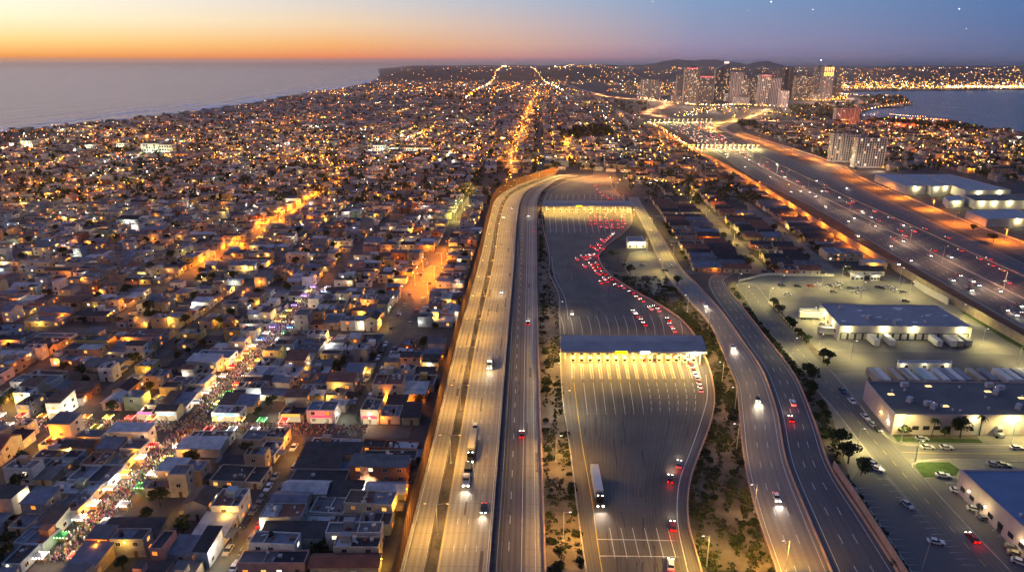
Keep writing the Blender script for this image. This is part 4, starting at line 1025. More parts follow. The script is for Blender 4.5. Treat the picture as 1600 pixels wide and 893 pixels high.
# far halls beyond the wide freeway
for nm, lb, px, h, wm, rm, lamps in (
    ('warehouse', 'pale-roofed hall with a sawn left gable beyond the wide freeway, left of three', [(1368,271),(1400,271.8),(1448,290),(1416,290.5)], 9, m_whwall, m_roof_lt, ((3, 2, .5),)),
    ('warehouse', 'pale-roofed hall beyond the wide freeway, middle of three in a row', [(1402,271.8),(1445,272.2),(1487,289),(1456,291.5)], 9, m_whwall, m_roof_lt, ((3, 2, .25), (3, 2, .7))),
    ('warehouse', 'largest pale-roofed hall beyond the wide freeway, right of three in a row', [(1448,272.5),(1484,272),(1580,296.5),(1509,298)], 9, m_whwall, m_roof_lt, ((3, 2, .3), (3, 2, .75))),
    ('warehouse', 'low hall with yellow-lit loading front below the three pale-roofed halls', [(1504,304),(1600,303),(1660,313),(1524,313.5)], 8, m_whwall, m_roof_dark, ((3, 2, .08), (3, 2, .22), (3, 2, .40), (3, 2, .62))),
    ('warehouse', 'pale-roofed shed beside the orange ramp at the right edge', [(1510,329),(1585,326),(1640,340),(1543,342)], 7, m_pinkwall, m_roof_lt, ((3, 2, .5),)),
    ('industrial_hall', 'white-walled office block between the pale-roofed halls and the ramp', [(1475,306.5),(1500,305),(1508,312),(1482,314)], 7, m_paint, m_roof_lt, ((3, 2, .5),)),
    ('border_office', 'small flat-roofed office with floodlit front beside the plaza', [(979,369.5),(1003,369.5),(1010,377.5),(980,377.5)], 5, m_paint, m_roof_blue, ((3, 2, .2), (3, 2, .5), (3, 2, .8))),
    ('guard_house', 'small white gatehouse above the truck yard, left of the tree', [(1329,426),(1349,426),(1351,430),(1330,430)], 3.5, m_paint, m_roof_lt, ((3, 2, .5),)),
    ('guard_house', 'small white gatehouse above the truck yard, right of the tree', [(1360,425),(1375,425.5),(1376,429),(1361,429)], 4, m_paint, m_roof_lt, ((3, 2, .5),)),
    ('site_office', 'long low white office row between the two warehouses', [(1403,561.5),(1487,562.5),(1488,567),(1403,567)], 3.2, m_paint, m_roof_lt, ((3, 2, .1), (3, 2, .5), (3, 2, .9)))):
    t, P = hall(nm, lb, nm.replace('_', ' '), px, h, wm, rm, .4)
    big = h > 6.5; near_ = nm in ('guard_house', 'site_office', 'border_office')
    for a, c, f in lamps: wall_lamp(t, P[a], P[c], f, h*.75, WL if not near_ else 'fff0b0', 5500 if big else (1600 if nm == 'border_office' else 260))
    n = 4 if big else 3
    for i in range(n): on_wall(t, P[3], P[2], (i+.5)/n, .4 if big else .9, (3.2, 3.6) if big else (1.6, 1.2), m_door if big else m_glass, 'dock_door' if big else 'window')
# bright white school-like block far left, apartment towers
e_tw = [emit('tower_window_warm', 'ffd090', 1.3), emit('tower_window_amber', 'ffb060', 1.1), emit('tower_window_white', 'fff2d8', 1.3), emit('tower_window_dim', 'c8a070', .5)]
def block(name, label, cat, x0, x1, yb, yt, depth, wallm, p_lit=.4, lits=(0, 1, 2, 3), step=(4.2, 3.6), skew=0., roofm=None, crown=None, stripes=False, ww=.5):
    """tall block: base row yb and top row yt in the photograph"""
    bl, br = G(x0, yb), G(x1, yb); z = topz((bl+br)/2, yt); w = (br-bl).length
    t = thing(name, label, cat, tuple((bl+br)/2), math.radians(skew))
    b = MB(); b.box((0, depth/2, 0), (w, depth, z)); b.build('tower_body', wallm, t)
    b = MB(); b.box((0, depth/2, z), (w*.96, depth*.96, .5)); b.box((w*.1, depth*.5, z+.5), (w*.4, depth*.4, max(2.5, z*.03))); b.build('roof', roofm or m_roof_dark, t)
    b = MB(); r = random.Random(label)
    for face in range(3):
        span = w if face == 0 else depth; nx = max(1, int(span/step[0])); nz = max(1, int((z-3)/step[1]))
        for i in range(nx):
            col_lit = r.random()
            for j in range(nz):
                u = -span/2+(i+.5)*span/nx; zz = 2+(j+.25)*(z-3)/nz; a = span/nx*ww/2; hh = (z-3)/nz*(.86 if stripes else .55)
                mi = r.choice(lits) if r.random() < p_lit*.62*(1.6 if stripes and i % 3 == 1 else .8 if stripes else 1) else 4
                if face == 0: b.face([(u-a, -.15, zz), (u+a, -.15, zz), (u+a, -.15, zz+hh), (u-a, -.15, zz+hh)], mi)
                elif face == 1: b.face([(w/2+.15, depth/2+u-a, zz), (w/2+.15, depth/2+u+a, zz), (w/2+.15, depth/2+u+a, zz+hh), (w/2+.15, depth/2+u-a, zz+hh)], mi)
                else: b.face([(-w/2-.15, depth/2+u+a, zz), (-w/2-.15, depth/2+u-a, zz), (-w/2-.15, depth/2+u-a, zz+hh), (-w/2-.15, depth/2+u+a, zz+hh)], mi)
    o = b.build('window_grid', e_tw+[mat('tower_window', (.05, .05, .06), .3, var=0)], t); o['kind'] = 'stuff'
    if stripes:
        b = MB(); n = max(3, int(w/9))
        for i in range(n+1): b.box((-w/2+i*w/n, -.35, 0), (1.2, .7, z+1.2))
        b.build('fin', wallm, t)
    if crown: crown(t, w, depth, z)
    return t, w, z
pale = mat('tower_pale', (.52, .46, .48), .7, var=.1, scale=.05); tan_ = mat('tower_tan', (.32, .28, .29), .7, var=.12, scale=.05)
slate = mat('tower_slate', (.13, .13, .17), .5, var=.12, scale=.05); white_ = mat('tower_white', (.66, .61, .63), .7, var=.08, scale=.05); brown = mat('tower_brown', (.2, .165, .16), .6, var=.15, scale=.05)
glassb = mat('tower_blue_glass', (.10, .13, .19), .25, var=.1, scale=.05, spec=.6)
def cr_slant(t, w, d, z):
    b = MB(); b.v = [(-w/2, 0, z), (w/2, 0, z), (w/2, d, z), (-w/2, d, z), (w*.05, 0, z+14), (w/2, 0, z+22), (w/2, d, z+22), (w*.05, d, z+14)]
    for q in ((0,1,5,4), (1,2,6,5), (2,3,7,6), (3,0,4,7), (4,5,6,7)): b.f.append(q); b.m.append(0)
    b.build('crown', slate, t); b = MB(); b.box((w*.3, d*.5, z+21), (w*.3, d*.3, 5)); b.build('crown_light', emit('crown_pink', 'ffd0c0', 3), t)
def cr_gold(t, w, d, z):
    b = MB(); n = 5
    for i in range(n): b.box((-w/2+(i+.5)*w/n, -.6, z-34), (w/n*.45, .5, 14)); b.box((-w/2+(i+.5)*w/n, -.6, z-16), (w/n*.45, .5, 13))
    b.build('lit_crown', emit('crown_gold', 'ffc860', 3.2), t)
def cr_lit(t, w, d, z):
    b = MB(); b.box((0, -.5, z-5), (w*.8, .6, 3)); b.build('crown_light', emit('crown_red', 'ff6a70', 1.6), t)
def cr_mast(t, w, d, z): b = MB(); b.cyl((0, d/2, z), (0, d/2, z+22), .8, .3, 5); b.build('mast', m_steel, t); b = MB(); b.octa((0, d/2, z+23), 2.2); b.build('beacon', emit('beacon', 'e8f0ff', 6), t)
DT = [('slim dark tower, leftmost in the downtown cluster', 1055.5, 1067, 160, 117.6, slate, .2, None, False), ('tall two-tone downtown tower with many lit windows and a pale left flank', 1067.5, 1088.5, 161, 105.6, tan_, .5, cr_lit, True),
      ('broad grey downtown tower with scattered lit windows beside the two-tone tower', 1088.8, 1112.8, 161, 118.5, slate, .45, cr_lit, False), ('tall dark downtown tower with a slanted pink-lit crown', 1115, 1135.5, 158, 108.5, slate, .35, cr_slant, True),
      ('slim round-shouldered pale tower right of the slanted crown', 1140.5, 1157.5, 163, 113, pale, .12, None, True), ('white downtown tower with a dense window grid on a white podium', 1148.5, 1165.5, 162, 125, white_, .5, None, True),
      ('dark brown downtown tower with bright horizontal window rows', 1166, 1183, 158, 121.5, brown, .55, None, False), ('pale downtown tower with a red-lit roof edge', 1184, 1200.5, 165, 116.8, pale, .3, cr_lit, True),
      ('plain white downtown tower with faint ribs', 1201, 1216, 165, 122.2, white_, .12, None, True), ('left one of the twin dark towers with blue glass between', 1211.5, 1222, 153, 106.5, slate, .15, None, False), ('right one of the twin dark towers with blue glass between', 1231, 1239.5, 152.5, 107, brown, .15, None, False),
      ('blue glass slab between the twin dark towers', 1222, 1231, 152, 110, glassb, .08, None, False), ('low pale block in front of the twin dark towers', 1217.5, 1230, 168, 142.3, pale, .3, None, True),
      ('broad brown tower block with warm windows left of the golden tower', 1240.5, 1268, 155, 118.5, brown, .6, None, False), ('grey tower with a mast behind the golden-crowned tower', 1270, 1283, 155, 104, slate, .3, cr_mast, False),
      ('tallest downtown tower with a golden lit crown', 1282, 1297, 157, 103.8, tan_, .3, cr_gold, True), ('dark tower at the right end of the downtown cluster', 1297.5, 1311, 154, 121, slate, .35, None, False),
      ('white podium block at the foot of the white tower', 1146, 1170, 163.5, 151.5, white_, .35, None, False), ('wide pale slab block left of downtown by the freeway loop', 1001, 1024, 153, 123.8, tan_, .35, None, True),
      ('slim pale tower beside the wide slab left of downtown', 1025.2, 1032, 153, 128, pale, .2, None, True), ('small grey tower alone at the far left of downtown', 979, 989, 146, 125, slate, .3, None, False),
      ('low tan block at the foot of the two-tone tower', 1050, 1064, 161.5, 150, tan_, .5, None, False), ('low bright block behind the slanted-crown tower', 1132, 1141, 158.5, 146, pale, .6, None, False), ('low lit block right of the broad brown tower', 1268, 1282, 158, 148, tan_, .6, None, False)]
for lb, x0, x1, yb, yt, wm, pl, cr, st in DT: block('tower_block', lb, 'tower', x0, x1, yb, yt, 26 if x1-x0 < 14 else 36, wm, pl, step=(5.0, 4.0), crown=cr, stripes=st, skew=-6)
for lb, x0, x1, yb, yt, w in (('left one of the tall white apartment slabs by the orange ramp', 1297, 1316, 253, 209.5, 12), ('middle one of the tall white apartment slabs by the orange ramp', 1316.5, 1337, 254, 211, 12), ('right one of the tall white apartment slabs by the orange ramp', 1335, 1378, 262.5, 216, 14), ('distant pale apartment block in front of the bay', 1305, 1340, 192.5, 169.5, 18)):
    block('apartment_block', lb, 'apartment block', x0, x1, yb, yt, w, mat('apartment_render', (.6, .54, .52), .8, var=.1), .13, (1, 2, 3, 0), (3.0, 3.0), stripes=True, skew=-4, ww=.6)
for lb, x0, x1, yb, yt, pl in (('greenish-white floodlit block far left, tallest of its group', 222, 249, 243, 224, .75), ('greenish floodlit wing right of the tallest far-left block', 250, 270, 243, 226, .6), ('small floodlit wing left of the tallest far-left block', 183, 195, 235, 224, .7), ('floodlit white hall near the beach at far left', 34, 52, 233, 220, .6), ('long cream floodlit hall near the beach at far left', 98, 146, 233, 226, .6),
    ('white lit hall left of the bright white row, middle distance', 583, 602, 239, 227, .6), ('long white lit hall of the middle-distance row', 606, 672, 238, 231, .6), ('pale lit block standing over the far houses beside the freeway bend', 760, 768, 262, 248, .8), ('cream lit hall right of the white row, middle distance', 688, 706, 243, 235, .5)):
    t, w, z = block('civic_building', lb, 'building', x0, x1, yb, yt, 14, mat('floodlit_white', (.6, .62, .55), .8, var=.05), pl*.35, (2, 2, 0), (3.5, 3.5))
    for f in (-.4, 0, .4): light(t, (w*f, -7, 3.5), 'eaffd0', 7000, 'POINT', .3)
# toll gantries over the crowded interchange
for lb, a, c, n in (('lit toll gantry nearest the wide freeway, over packed traffic', (1072,232), (1186,232.5), 16), ('farther lit toll gantry across the interchange below downtown', (1012,191), (1114,190), 14)):
    P = [np.array(G(*a)[:2]), np.array(G(*c)[:2])]; t = thing('toll_gantry', lb, 'toll gantry', (0, 0, 0))
    b = MB(); wallmesh(P, 1.2, 9, 7.); b.build('roof', m_fascia, t)
    for i in range(n):
        f = (i+.5)/n; p = P[0]*(1-f)+P[1]*f; b = MB(); b.box((p[0], p[1], 0), (.8, 3, 7)); b.build('post', m_fascia, t)
        b = MB(); b.box((p[0], p[1]-5, 5.6), (3.4, .5, 1.1)); b.build('lane_light', emit('lane_white', 'ffd888', 3), t)
        light(t, (p[0], p[1]-7, 6.5), 'ffe890', 26000, 'POINT', .4)
# trailers
for i, (x, y, c) in enumerate(((1358,533.5,'white'),(1382,533.5,'white'),(1454,534.5,'white'),(1476,534.5,'white'),(1486,534.5,'grey'),(1499,534,'grey'))):
    p = G(x, y); trailer((p.x, p.y, Z_LOT), -PI/2-FR.y, c, f'{c} trailer backed to the dock doors of the blue-roofed warehouse, {ordw(i)} from left', 'trailers at the dock doors')
XS = [(1357,'tan'),(1367,'white'),(1389,'tan'),(1405,'tan'),(1411,'white'),(1430,'mint'),(1440,'white'),(1458,'white'),(1470,'grey'),(1480,'white'),(1492,'grey'),(1513,'tan'),(1531,'grey'),(1556,'white'),(1570,'white'),(1584,'grey'),(1592,'white'),(1604,'mint')]
for i, (x, c) in enumerate(XS):
    p = G(x+9, 596.5); trailer((p.x, p.y, Z_LOT), PI/2-FR.y, c, f'{c} trailer parked in the row behind the dark-roofed warehouse, {ordw(i)} from left', 'trailers behind the dark-roofed warehouse', 12.)
for i, (x, y, tx, ty, c) in enumerate(((1266,493,1284,493.5,'white'),(1266,498,1284,498.5,'white'))):
    p = G(x, y); trailer((p.x, p.y, Z_LOT), heading(p, G(tx, ty)), c, f'white trailer left of the blue-roofed warehouse, {"upper" if i == 0 else "lower"} of a pair', 'pair of white trailers', 12.)
p = G(1547, 674); truck((p.x, p.y, Z_LOT), heading(G(1535, 666), p), 'silver', 'white', 'white parked box truck in the yard below the dark-roofed warehouse', 8, lit=False, name='box_truck')
p = G(1300, 523); truck((p.x, p.y, Z_LOT), heading(p, G(1320, 524)), 'white', 'white', 'white parked truck at the left corner of the blue-roofed warehouse', 8, lit=False, name='box_truck')
# yard and street lamps on the right: (base px, height, colour, watts)
YL = 'f2e08a'
YARD = [((1201,473),9,'lamp by the yard entrance hedge, top of the service street'),((1219,452),9,'yard lamp in the open left part of the truck yard'),((1165,468),8,'kerb lamp at the left corner of the truck yard, lower of two'),((1153,447),8,'kerb lamp at the left corner of the truck yard, upper of two'),((1283,452),10,'yard lamp in the middle of the lit truck yard'),((1315,437),9,'yard lamp beside the gatehouse of the truck yard'),((1404,447),12,'tall pale lamp pole at the right of the truck yard'),
        ((1345,466),10,'yard lamp just beyond the blue-roofed warehouse'),((1420,465),10,'yard lamp beyond the right end of the blue-roofed warehouse'),((1238,552),8,'street lamp on the service street hedge beside the outer carriageway'),((1279,546),8,'street lamp at the loading street corner island'),((1330,560),9,'lamp on the loading street left of the white office row'),((1590,570),9,'lamp at the right end of the loading street'),
        ((1534,540),9,'lamp right of the docked trailers'),((1408,690),11,'pole lamp on the corner below the dark-roofed warehouse'),((1580,690),10,'pole lamp by the side street under the dark-roofed warehouse'),((1430,720),8,'lamp on the lawn corner of the street bend'),((1340,700),8,'lamp beside the three cars at the street bend'),((1268,505),9,'lamp beside the two white trailers'),((1500,500),9,'lamp at the right corner of the blue-roofed warehouse')]
pr_y = None
for (x, y), h, lb in YARD:
    p = G(x, y); w = 15000
    if 'corner of the truck' in lb or 'outer carriageway' in lb: w = 9000
    if pr_y is None: pr_y = {}
    if (h, w) not in pr_y: pr_y[(h, w)] = lamp_proto('yard_lamp', lb, 'street lamp', h, (1,), e_white, YL, w, (p.x, p.y, .02), 0, 'yellowish lamps of the truck yard', 1.0, 168)
    else: dup(pr_y[(h, w)], 'yard_lamp', lb, 'street lamp', (p.x, p.y, .02), 0, 'yellowish lamps of the truck yard')
p = G(1440, 890); t = thing('lamp_pole', 'unlit slanted-looking lamp pole in the dark car park at the bottom', 'street lamp', (p.x, p.y, 0)); b = MB(); b.cyl((0, 0, 0), (.8, 0, 10), .14, .08, 6); b.build('pole', m_steel, t); b = MB(); b.box((1.1, 0, 9.9), (.9, .3, .15)); b.build('lamp_head', m_steel, t)
# lamps on the plaza and ramp edges
k = 0; pe = None
for (x, y), lb, col, w in (((1074,487),'lamp post on the plaza right edge above the near canopy','ffd890',3500),((873,498),'lamp post at the plaza left edge above the near canopy','ffe0a0',2200),((882,645),'lamp post at the plaza left edge below the near canopy','ffe8b0',2600),((1104,884),'lamp post in the brush strip at the bottom of the plaza','ffd060',5200),((1227,892),'lamp post on the curving ramp at the bottom of the picture','ffc048',7000),((868,720),'lamp post in the planted strip left of the long white truck','ffc860',5200),((880,845),'lamp post in the planted strip at the bottom','ffc050',5200),((866,600),'lamp post in the planted strip beside the near canopy','ffc860',3200),
    ((1151,700),'lamp post on the brush strip edge, middle of the curving ramp','ffc878',1500),((1148,640),'lamp post on the brush strip edge, upper bend of the curving ramp','ffc878',1400),((1178,800),'lamp post on the brush strip edge, lower bend of the curving ramp','ffc470',1900),((1106,515),'lamp post on the brush strip edge beside the near canopy end','ffc878',2000),((1128,598),'lamp post between plaza wall and brush strip below the near canopy','ffc860',2600),((1010,400),'lamp post in the yellow-lit corner lot','ffe070',4200),((1034,428),'lamp post on the corner lot kerb nearest the ramp','ffe070',3600),((986,345),'lamp post at the right end of the far canopy','ffe080',3000),((868,278),'lamp post at the freeway bend under the overpass','ffd060',9000),((962,300),'lamp post beside the lanes beyond the far canopy','ff9040',5000)):  # the posts on the brush strip edge are added to warm the ramp
    p = G(x, y); t = lamp_proto('street_lamp', lb, 'street lamp', 10, (1 if x < 1000 else -1,), e_white, col, w*3.2, (p.x, p.y, .02), 0, 'lamp posts around the border plaza', 1.5, 168)
def lit_street(label, name_, pts, step, col, w, lens, h=8, seed=1, jit=2.5, grp=None, pole=True):
    c = smooth(W(pts), 200); L = np.r_[0, np.cumsum(np.linalg.norm(np.diff(c, axis=0), axis=1))]; pr = None; i = 0
    for d in np.arange(step*.5, L[-1], step):
        p = np.array([np.interp(d, L, c[:, 0]), np.interp(d, L, c[:, 1])]); s = 1 if i % 2 else -1
        j = min(int(d/L[-1]*198), 198); q = c[j+1]-c[j]; hd = math.atan2(q[1], q[0]); p = p+np.array([-math.sin(hd), math.cos(hd)])*s*jit
        if 'orange-lit' in label and random.Random(i*7+len(label)).random() < .28: i += 1; continue
        lab = f'{label}, {ordw(i)} counting away'
        if pr is None: pr = lamp_proto('street_lamp', lab, 'street lamp', h, (1,), lens, col, w*4, (*p, .02), hd-s*PI/2, grp or label, 1.6, 170)
        else: dup(pr, 'street_lamp', lab, 'street lamp', (*p, .02), hd-s*PI/2, grp or label)
        i += 1
SO = 'ff8e1e'
lit_street('orange street lamp on the orange-lit street of the left quarter', '', [(318,430),(352,402),(400,366),(440,341),(480,315),(535,288)], 24, SO, 20000, e_sod, jit=4)
lit_street('orange street lamp in the orange-lit lane of parked cars', '', [(652,466),(668,432),(683,405),(697,385)], 16, SO, 12000, e_sod, jit=5)
lit_street('yellowish street lamp up the parked-car lane beyond the orange stretch', '', [(705,350),(713,335),(728,308),(738,290)], 26, 'e8d060', 5200, e_yell, jit=3)
lit_street('orange street lamp on the orange avenue beyond the freeway bend', '', [(796,264),(806,225),(818,195),(832,160)], 60, SO, 26000, e_sod, 10, jit=8)
lit_street('orange street lamp on the short avenue beyond the overpass', '', [(883,252),(886,232),(889,215)], 55, SO, 16000, e_sod, 9, jit=6)
lit_street('yellow street lamp on the middle street of the bungalow quarter', '', [(1190,416),(1139,365),(1102,335),(1088,316),(1070,296)], 42, 'f0cc5a', 3800, e_yell, 8, jit=4)
lit_street('yellow street lamp on the road between plaza and bungalows', '', [(1052,412),(1036,392),(1016,366),(998,335)], 44, 'f0cc5a', 4000, e_yell, 8, jit=5)
lit_street('amber lamp along the sound wall lane beside the bungalows', '', [(1352,408),(1299,371),(1240,334),(1186,299),(1140,271),(1093,246),(1050,222),(1020,205)], 40, 'ff8a20', 11000, e_sod, 8, jit=3)
lit_street('orange lamp along the earth ramp beside the collector road', '', [(1600,393),(1535,366),(1441,324),(1347,285),(1300,260),(1240,240),(1192,224),(1150,208)], 60, SO, 16000, e_sod, 10, jit=4)
lit_street('lamp along the bright loop of the interchange below downtown', '', [(1035,183),(1013,178),(1012,174),(1025,170),(1040,165),(1043,161.5),(1035,158.5),(1010,156),(975,153.5),(950,151),(930,146)], 90, 'ffa050', 60000, e_yell, 12, jit=10)
lit_street('lamp along the bay road below the apartment blocks', '', [(1180,188),(1250,189.5),(1300,191.5),(1345,194),(1400,198.5),(1450,203),(1500,206.5),(1560,209.5),(1610,212)], 80, 'ffa050', 40000, e_yell, 10, jit=8)
lit_street('lamp on the distant avenue climbing to the headland', '', [(728,156),(746,141),(762,133),(775,123)], 330, 'ffa040', 130000, e_sod, 14, jit=12)
lit_street('lamp along the ramp curling from the interchange to downtown', '', [(1113,207),(1108,201),(1135,190),(1178,181),(1200,170)], 70, 'ffb850', 50000, e_yell, 10, jit=8)

lit_street('amber lamp in the far streets between overpass and interchange', '', [(1000,262),(1030,258),(1060,262),(1090,272),(1110,284)], 42, 'ff8a20', 14000, e_sod, 8, jit=5)
lit_street('orange lamp on the lane beyond the bungalows nearest the interchange', '', [(1012,250),(1035,238),(1050,228)], 50, 'ff8a20', 18000, e_sod, 8, jit=5)
lit_street('tall lamp on the wide freeway median below the toll gantries', '', [(1100,215),(1140,234),(1180,255),(1230,281),(1290,313),(1365,352),(1450,396),(1530,437),(1610,478)], 58, 'ffc890', 4200, e_yell, 12, jit=3)
# ================================================================== HOUSES
WC = {'cream': (.5, .42, .31), 'white': (.6, .58, .54), 'pink': (.48, .28, .23), 'tan': (.36, .27, .19), 'yellow': (.5, .36, .13), 'grey': (.28, .27, .27), 'terracotta': (.33, .14, .08), 'bluish': (.3, .36, .4), 'green': (.27, .33, .24), 'peach': (.52, .34, .22)}
RC = {'grey': (.12, .122, .13), 'dark': (.045, .045, .05), 'pale': (.4, .4, .41), 'brown': (.12, .078, .06), 'bluish': (.14, .16, .205), 'red-brown': (.19, .08, .055), 'black': (.03, .03, .036)}
wm = {k: mat('stucco_'+k, v, .9, var=.22, scale=.5) for k, v in WC.items()}
rm = {k: mat('roofing_'+k, v, .85, var=.3, scale=.35) for k, v in RC.items()}
m_frame = mat('window_frame', (.5, .48, .45), .6, var=0); m_doorw = mat('wooden_door', (.12, .07, .045), .7, var=.1)
WIN = {}
def window_mesh(kind, w=1.3, h=1.15):
    if (kind, w) not in WIN:
        b = MB(); b.box((0, 0, 0), (w+.2, .1, h+.2), 0, bottom=True)
        b.face([(-w/2, -.06, .1), (w/2, -.06, .1), (w/2, -.06, h+.1), (-w/2, -.06, h+.1)], 1)
        b.box((0, -.065, .1), (.07, .02, h), 0); WIN[(kind, w)] = b.mesh('window', [m_frame, {'dark': m_glass, 'warm': e_win[0], 'orange': e_win[1], 'white': e_win[2], 'dim': e_win[3]}[kind]])
    return WIN[(kind, w)]
bd = MB(); bd.box((0, 0, 0), (1.0, .12, 2.1)); DOOR = bd.mesh('door', [m_doorw])
bt = MB(); bt.cyl((0, 0, .3), (0, 0, 1.5), .6, .6, 10); bt.cyl((0, 0, 1.5), (0, 0, 1.75), .6, .25, 10); bt.box((0, 0, 0), (1.1, 1.1, .3)); TANK = [bt.mesh('water_tank', [mat('tank_'+n, c, .6, var=0)]) for n, c in (('black', (.03, .03, .03)), ('white', (.55, .55, .55)))]
ba = MB(); ba.box((0, 0, 0), (1.1, .8, .75)); ba.cyl((0, 0, .75), (0, 0, .85), .3, .3, 8); ACU = ba.mesh('air_unit', [mat('unit_casing', (.42, .43, .45), .6, var=.1)])
LAMPB = {}
def bulb_mesh(kind):
    if kind not in LAMPB:
        b = MB(); b.octa((0, 0, 0), .24); LAMPB[kind] = b.mesh('wall_lamp', [{'o': e_sod, 'y': e_yell, 'w': e_white}[kind]])
    return LAMPB[kind]
LCOL = {'o': 'ff8c1e', 'y': 'ffc04a', 'w': 'fff0d8'}
def shell(su, sv, h, kind, pitch=.32, par=.45):
    """wall mesh and roof mesh builders; origin at base centre"""
    a, c = su/2, sv/2; w = MB(); r = MB()
    if kind == 'flat':
        w.box((0, 0, 0), (su, sv, h)); w.f.pop(); w.m.pop()
        t = .22; I = [(-a+t, -c+t), (a-t, -c+t), (a-t, c-t), (-a+t, c-t)]; O = [(-a, -c), (a, -c), (a, c), (-a, c)]
        for i in range(4):
            j = (i+1) % 4
            w.face([(*O[i], h), (*O[j], h), (*I[j], h), (*I[i], h)]); w.face([(*I[i], h), (*I[j], h), (*I[j], h-par), (*I[i], h-par)])
        r.face([(*p, h-par) for p in I])
    elif kind == 'shed':
        rise = sv*.12; w.v = [(-a, -c, 0), (a, -c, 0), (a, c, 0), (-a, c, 0), (-a, -c, h), (a, -c, h), (a, c, h+rise), (-a, c, h+rise)]
        for q in ((0,1,5,4), (1,2,6,5), (2,3,7,6), (3,0,4,7)): w.f.append(q); w.m.append(0)
        o = .35; z0, z1 = h-.04+.06, h+rise+.06
        V = [(-a-o, -c-o, z0), (a+o, -c-o, z0), (a+o, c+o, z1), (-a-o, c+o, z1)]
        r.face([(x, y, z+.12) for x, y, z in V]); r.face(V[::-1])
        for i in range(4): j = (i+1) % 4; r.face([V[i], V[j], (V[j][0], V[j][1], V[j][2]+.12), (V[i][0], V[i][1], V[i][2]+.12)])
    else:                                   # gable, ridge along the longer side
        al = su >= sv; rise = (sv if al else su)/2*pitch*1.3; o = .45
        w.box((0, 0, 0), (su, sv, h)); w.f.pop(); w.m.pop()
        if al:
            for s in (-1, 1): w.face([(s*a, -c, h), (s*a, c, h), (s*a, 0, h+rise)][::s])
            E = [(-a-o, 0, h+rise), (a+o, 0, h+rise)]; k = rise/c
            S = [[(-a-o, s*(c+o), h-o*k), (a+o, s*(c+o), h-o*k)] for s in (-1, 1)]
        else:
            for s in (-1, 1): w.face([(-a, s*c, h), (a, s*c, h), (0, s*c, h+rise)][::-s])
            E = [(0, -c-o, h+rise), (0, c+o, h+rise)]; k = rise/a
            S = [[(s*(a+o), -c-o, h-o*k), (s*(a+o), c+o, h-o*k)] for s in (1, -1)]
        for s in S:
            up = [(x, y, z+.14) for x, y, z in (s[0], s[1], E[1], E[0])]
            r.face(up); r.face([s[0], s[1], up[1], up[0]]); r.face([s[0], E[0], E[1], s[1]])
            r.face([s[0], up[0], up[3], E[0]]); r.face([s[1], E[1], up[2], up[1]])
    return w, r
class H: pass
HOUSES = []
rh = random.Random(5)
def spec(fr, u, v, su, sv, h, kind, wc, rc, lamp, **k):
    o = H(); o.fr = fr; o.u = u; o.v = v; o.su = su; o.sv = sv; o.h = h; o.kind = kind; o.wc = wc; o.rc = rc; o.lamp = lamp
    o.p = fr(u, v); o.px = PX((o.p.x, o.p.y, h/2)); o.lab = k.get('lab'); o.side = k.get('side', 1); o.rot = rh.uniform(-.05, .05) if fr is FL else 0; o.shop = k.get('shop'); o.lot = k.get('lot'); HOUSES.append(o); return o
WP = ['cream']*5+['white']*7+['pink']+['tan']*3+['yellow']+['grey']*8+['terracotta']+['bluish']*4+['green']+['peach']*2
RP = ['grey']*7+['dark']*5+['pale']*5+['brown']*2+['bluish']*7+['red-brown']*2+['black']*3
XN = ['crowd', 'second', 'third', 'fourth', 'fifth', 'sixth', 'seventh', 'eighth', 'ninth', 'tenth', 'eleventh', 'twelfth']
UN = ['car lane', 'market street', 'first backstreet', 'second backstreet', 'third backstreet', 'fourth backstreet', 'fifth backstreet', 'sixth backstreet', 'seventh backstreet', 'eighth backstreet', 'ninth backstreet', 'tenth backstreet']
def storeys(h): return 'three-storey' if h > 8 else 'two-storey' if h > 4.8 else 'single-storey'
def lamp_pick(p):
    if rh.random() > p: return None
    return rh.choice('oooooyyyww')
TREES = []
def in_view(px, m=60): return -m < px[0] < 1600+m and px[1] < 893+m*1.4 and px[2] > 20
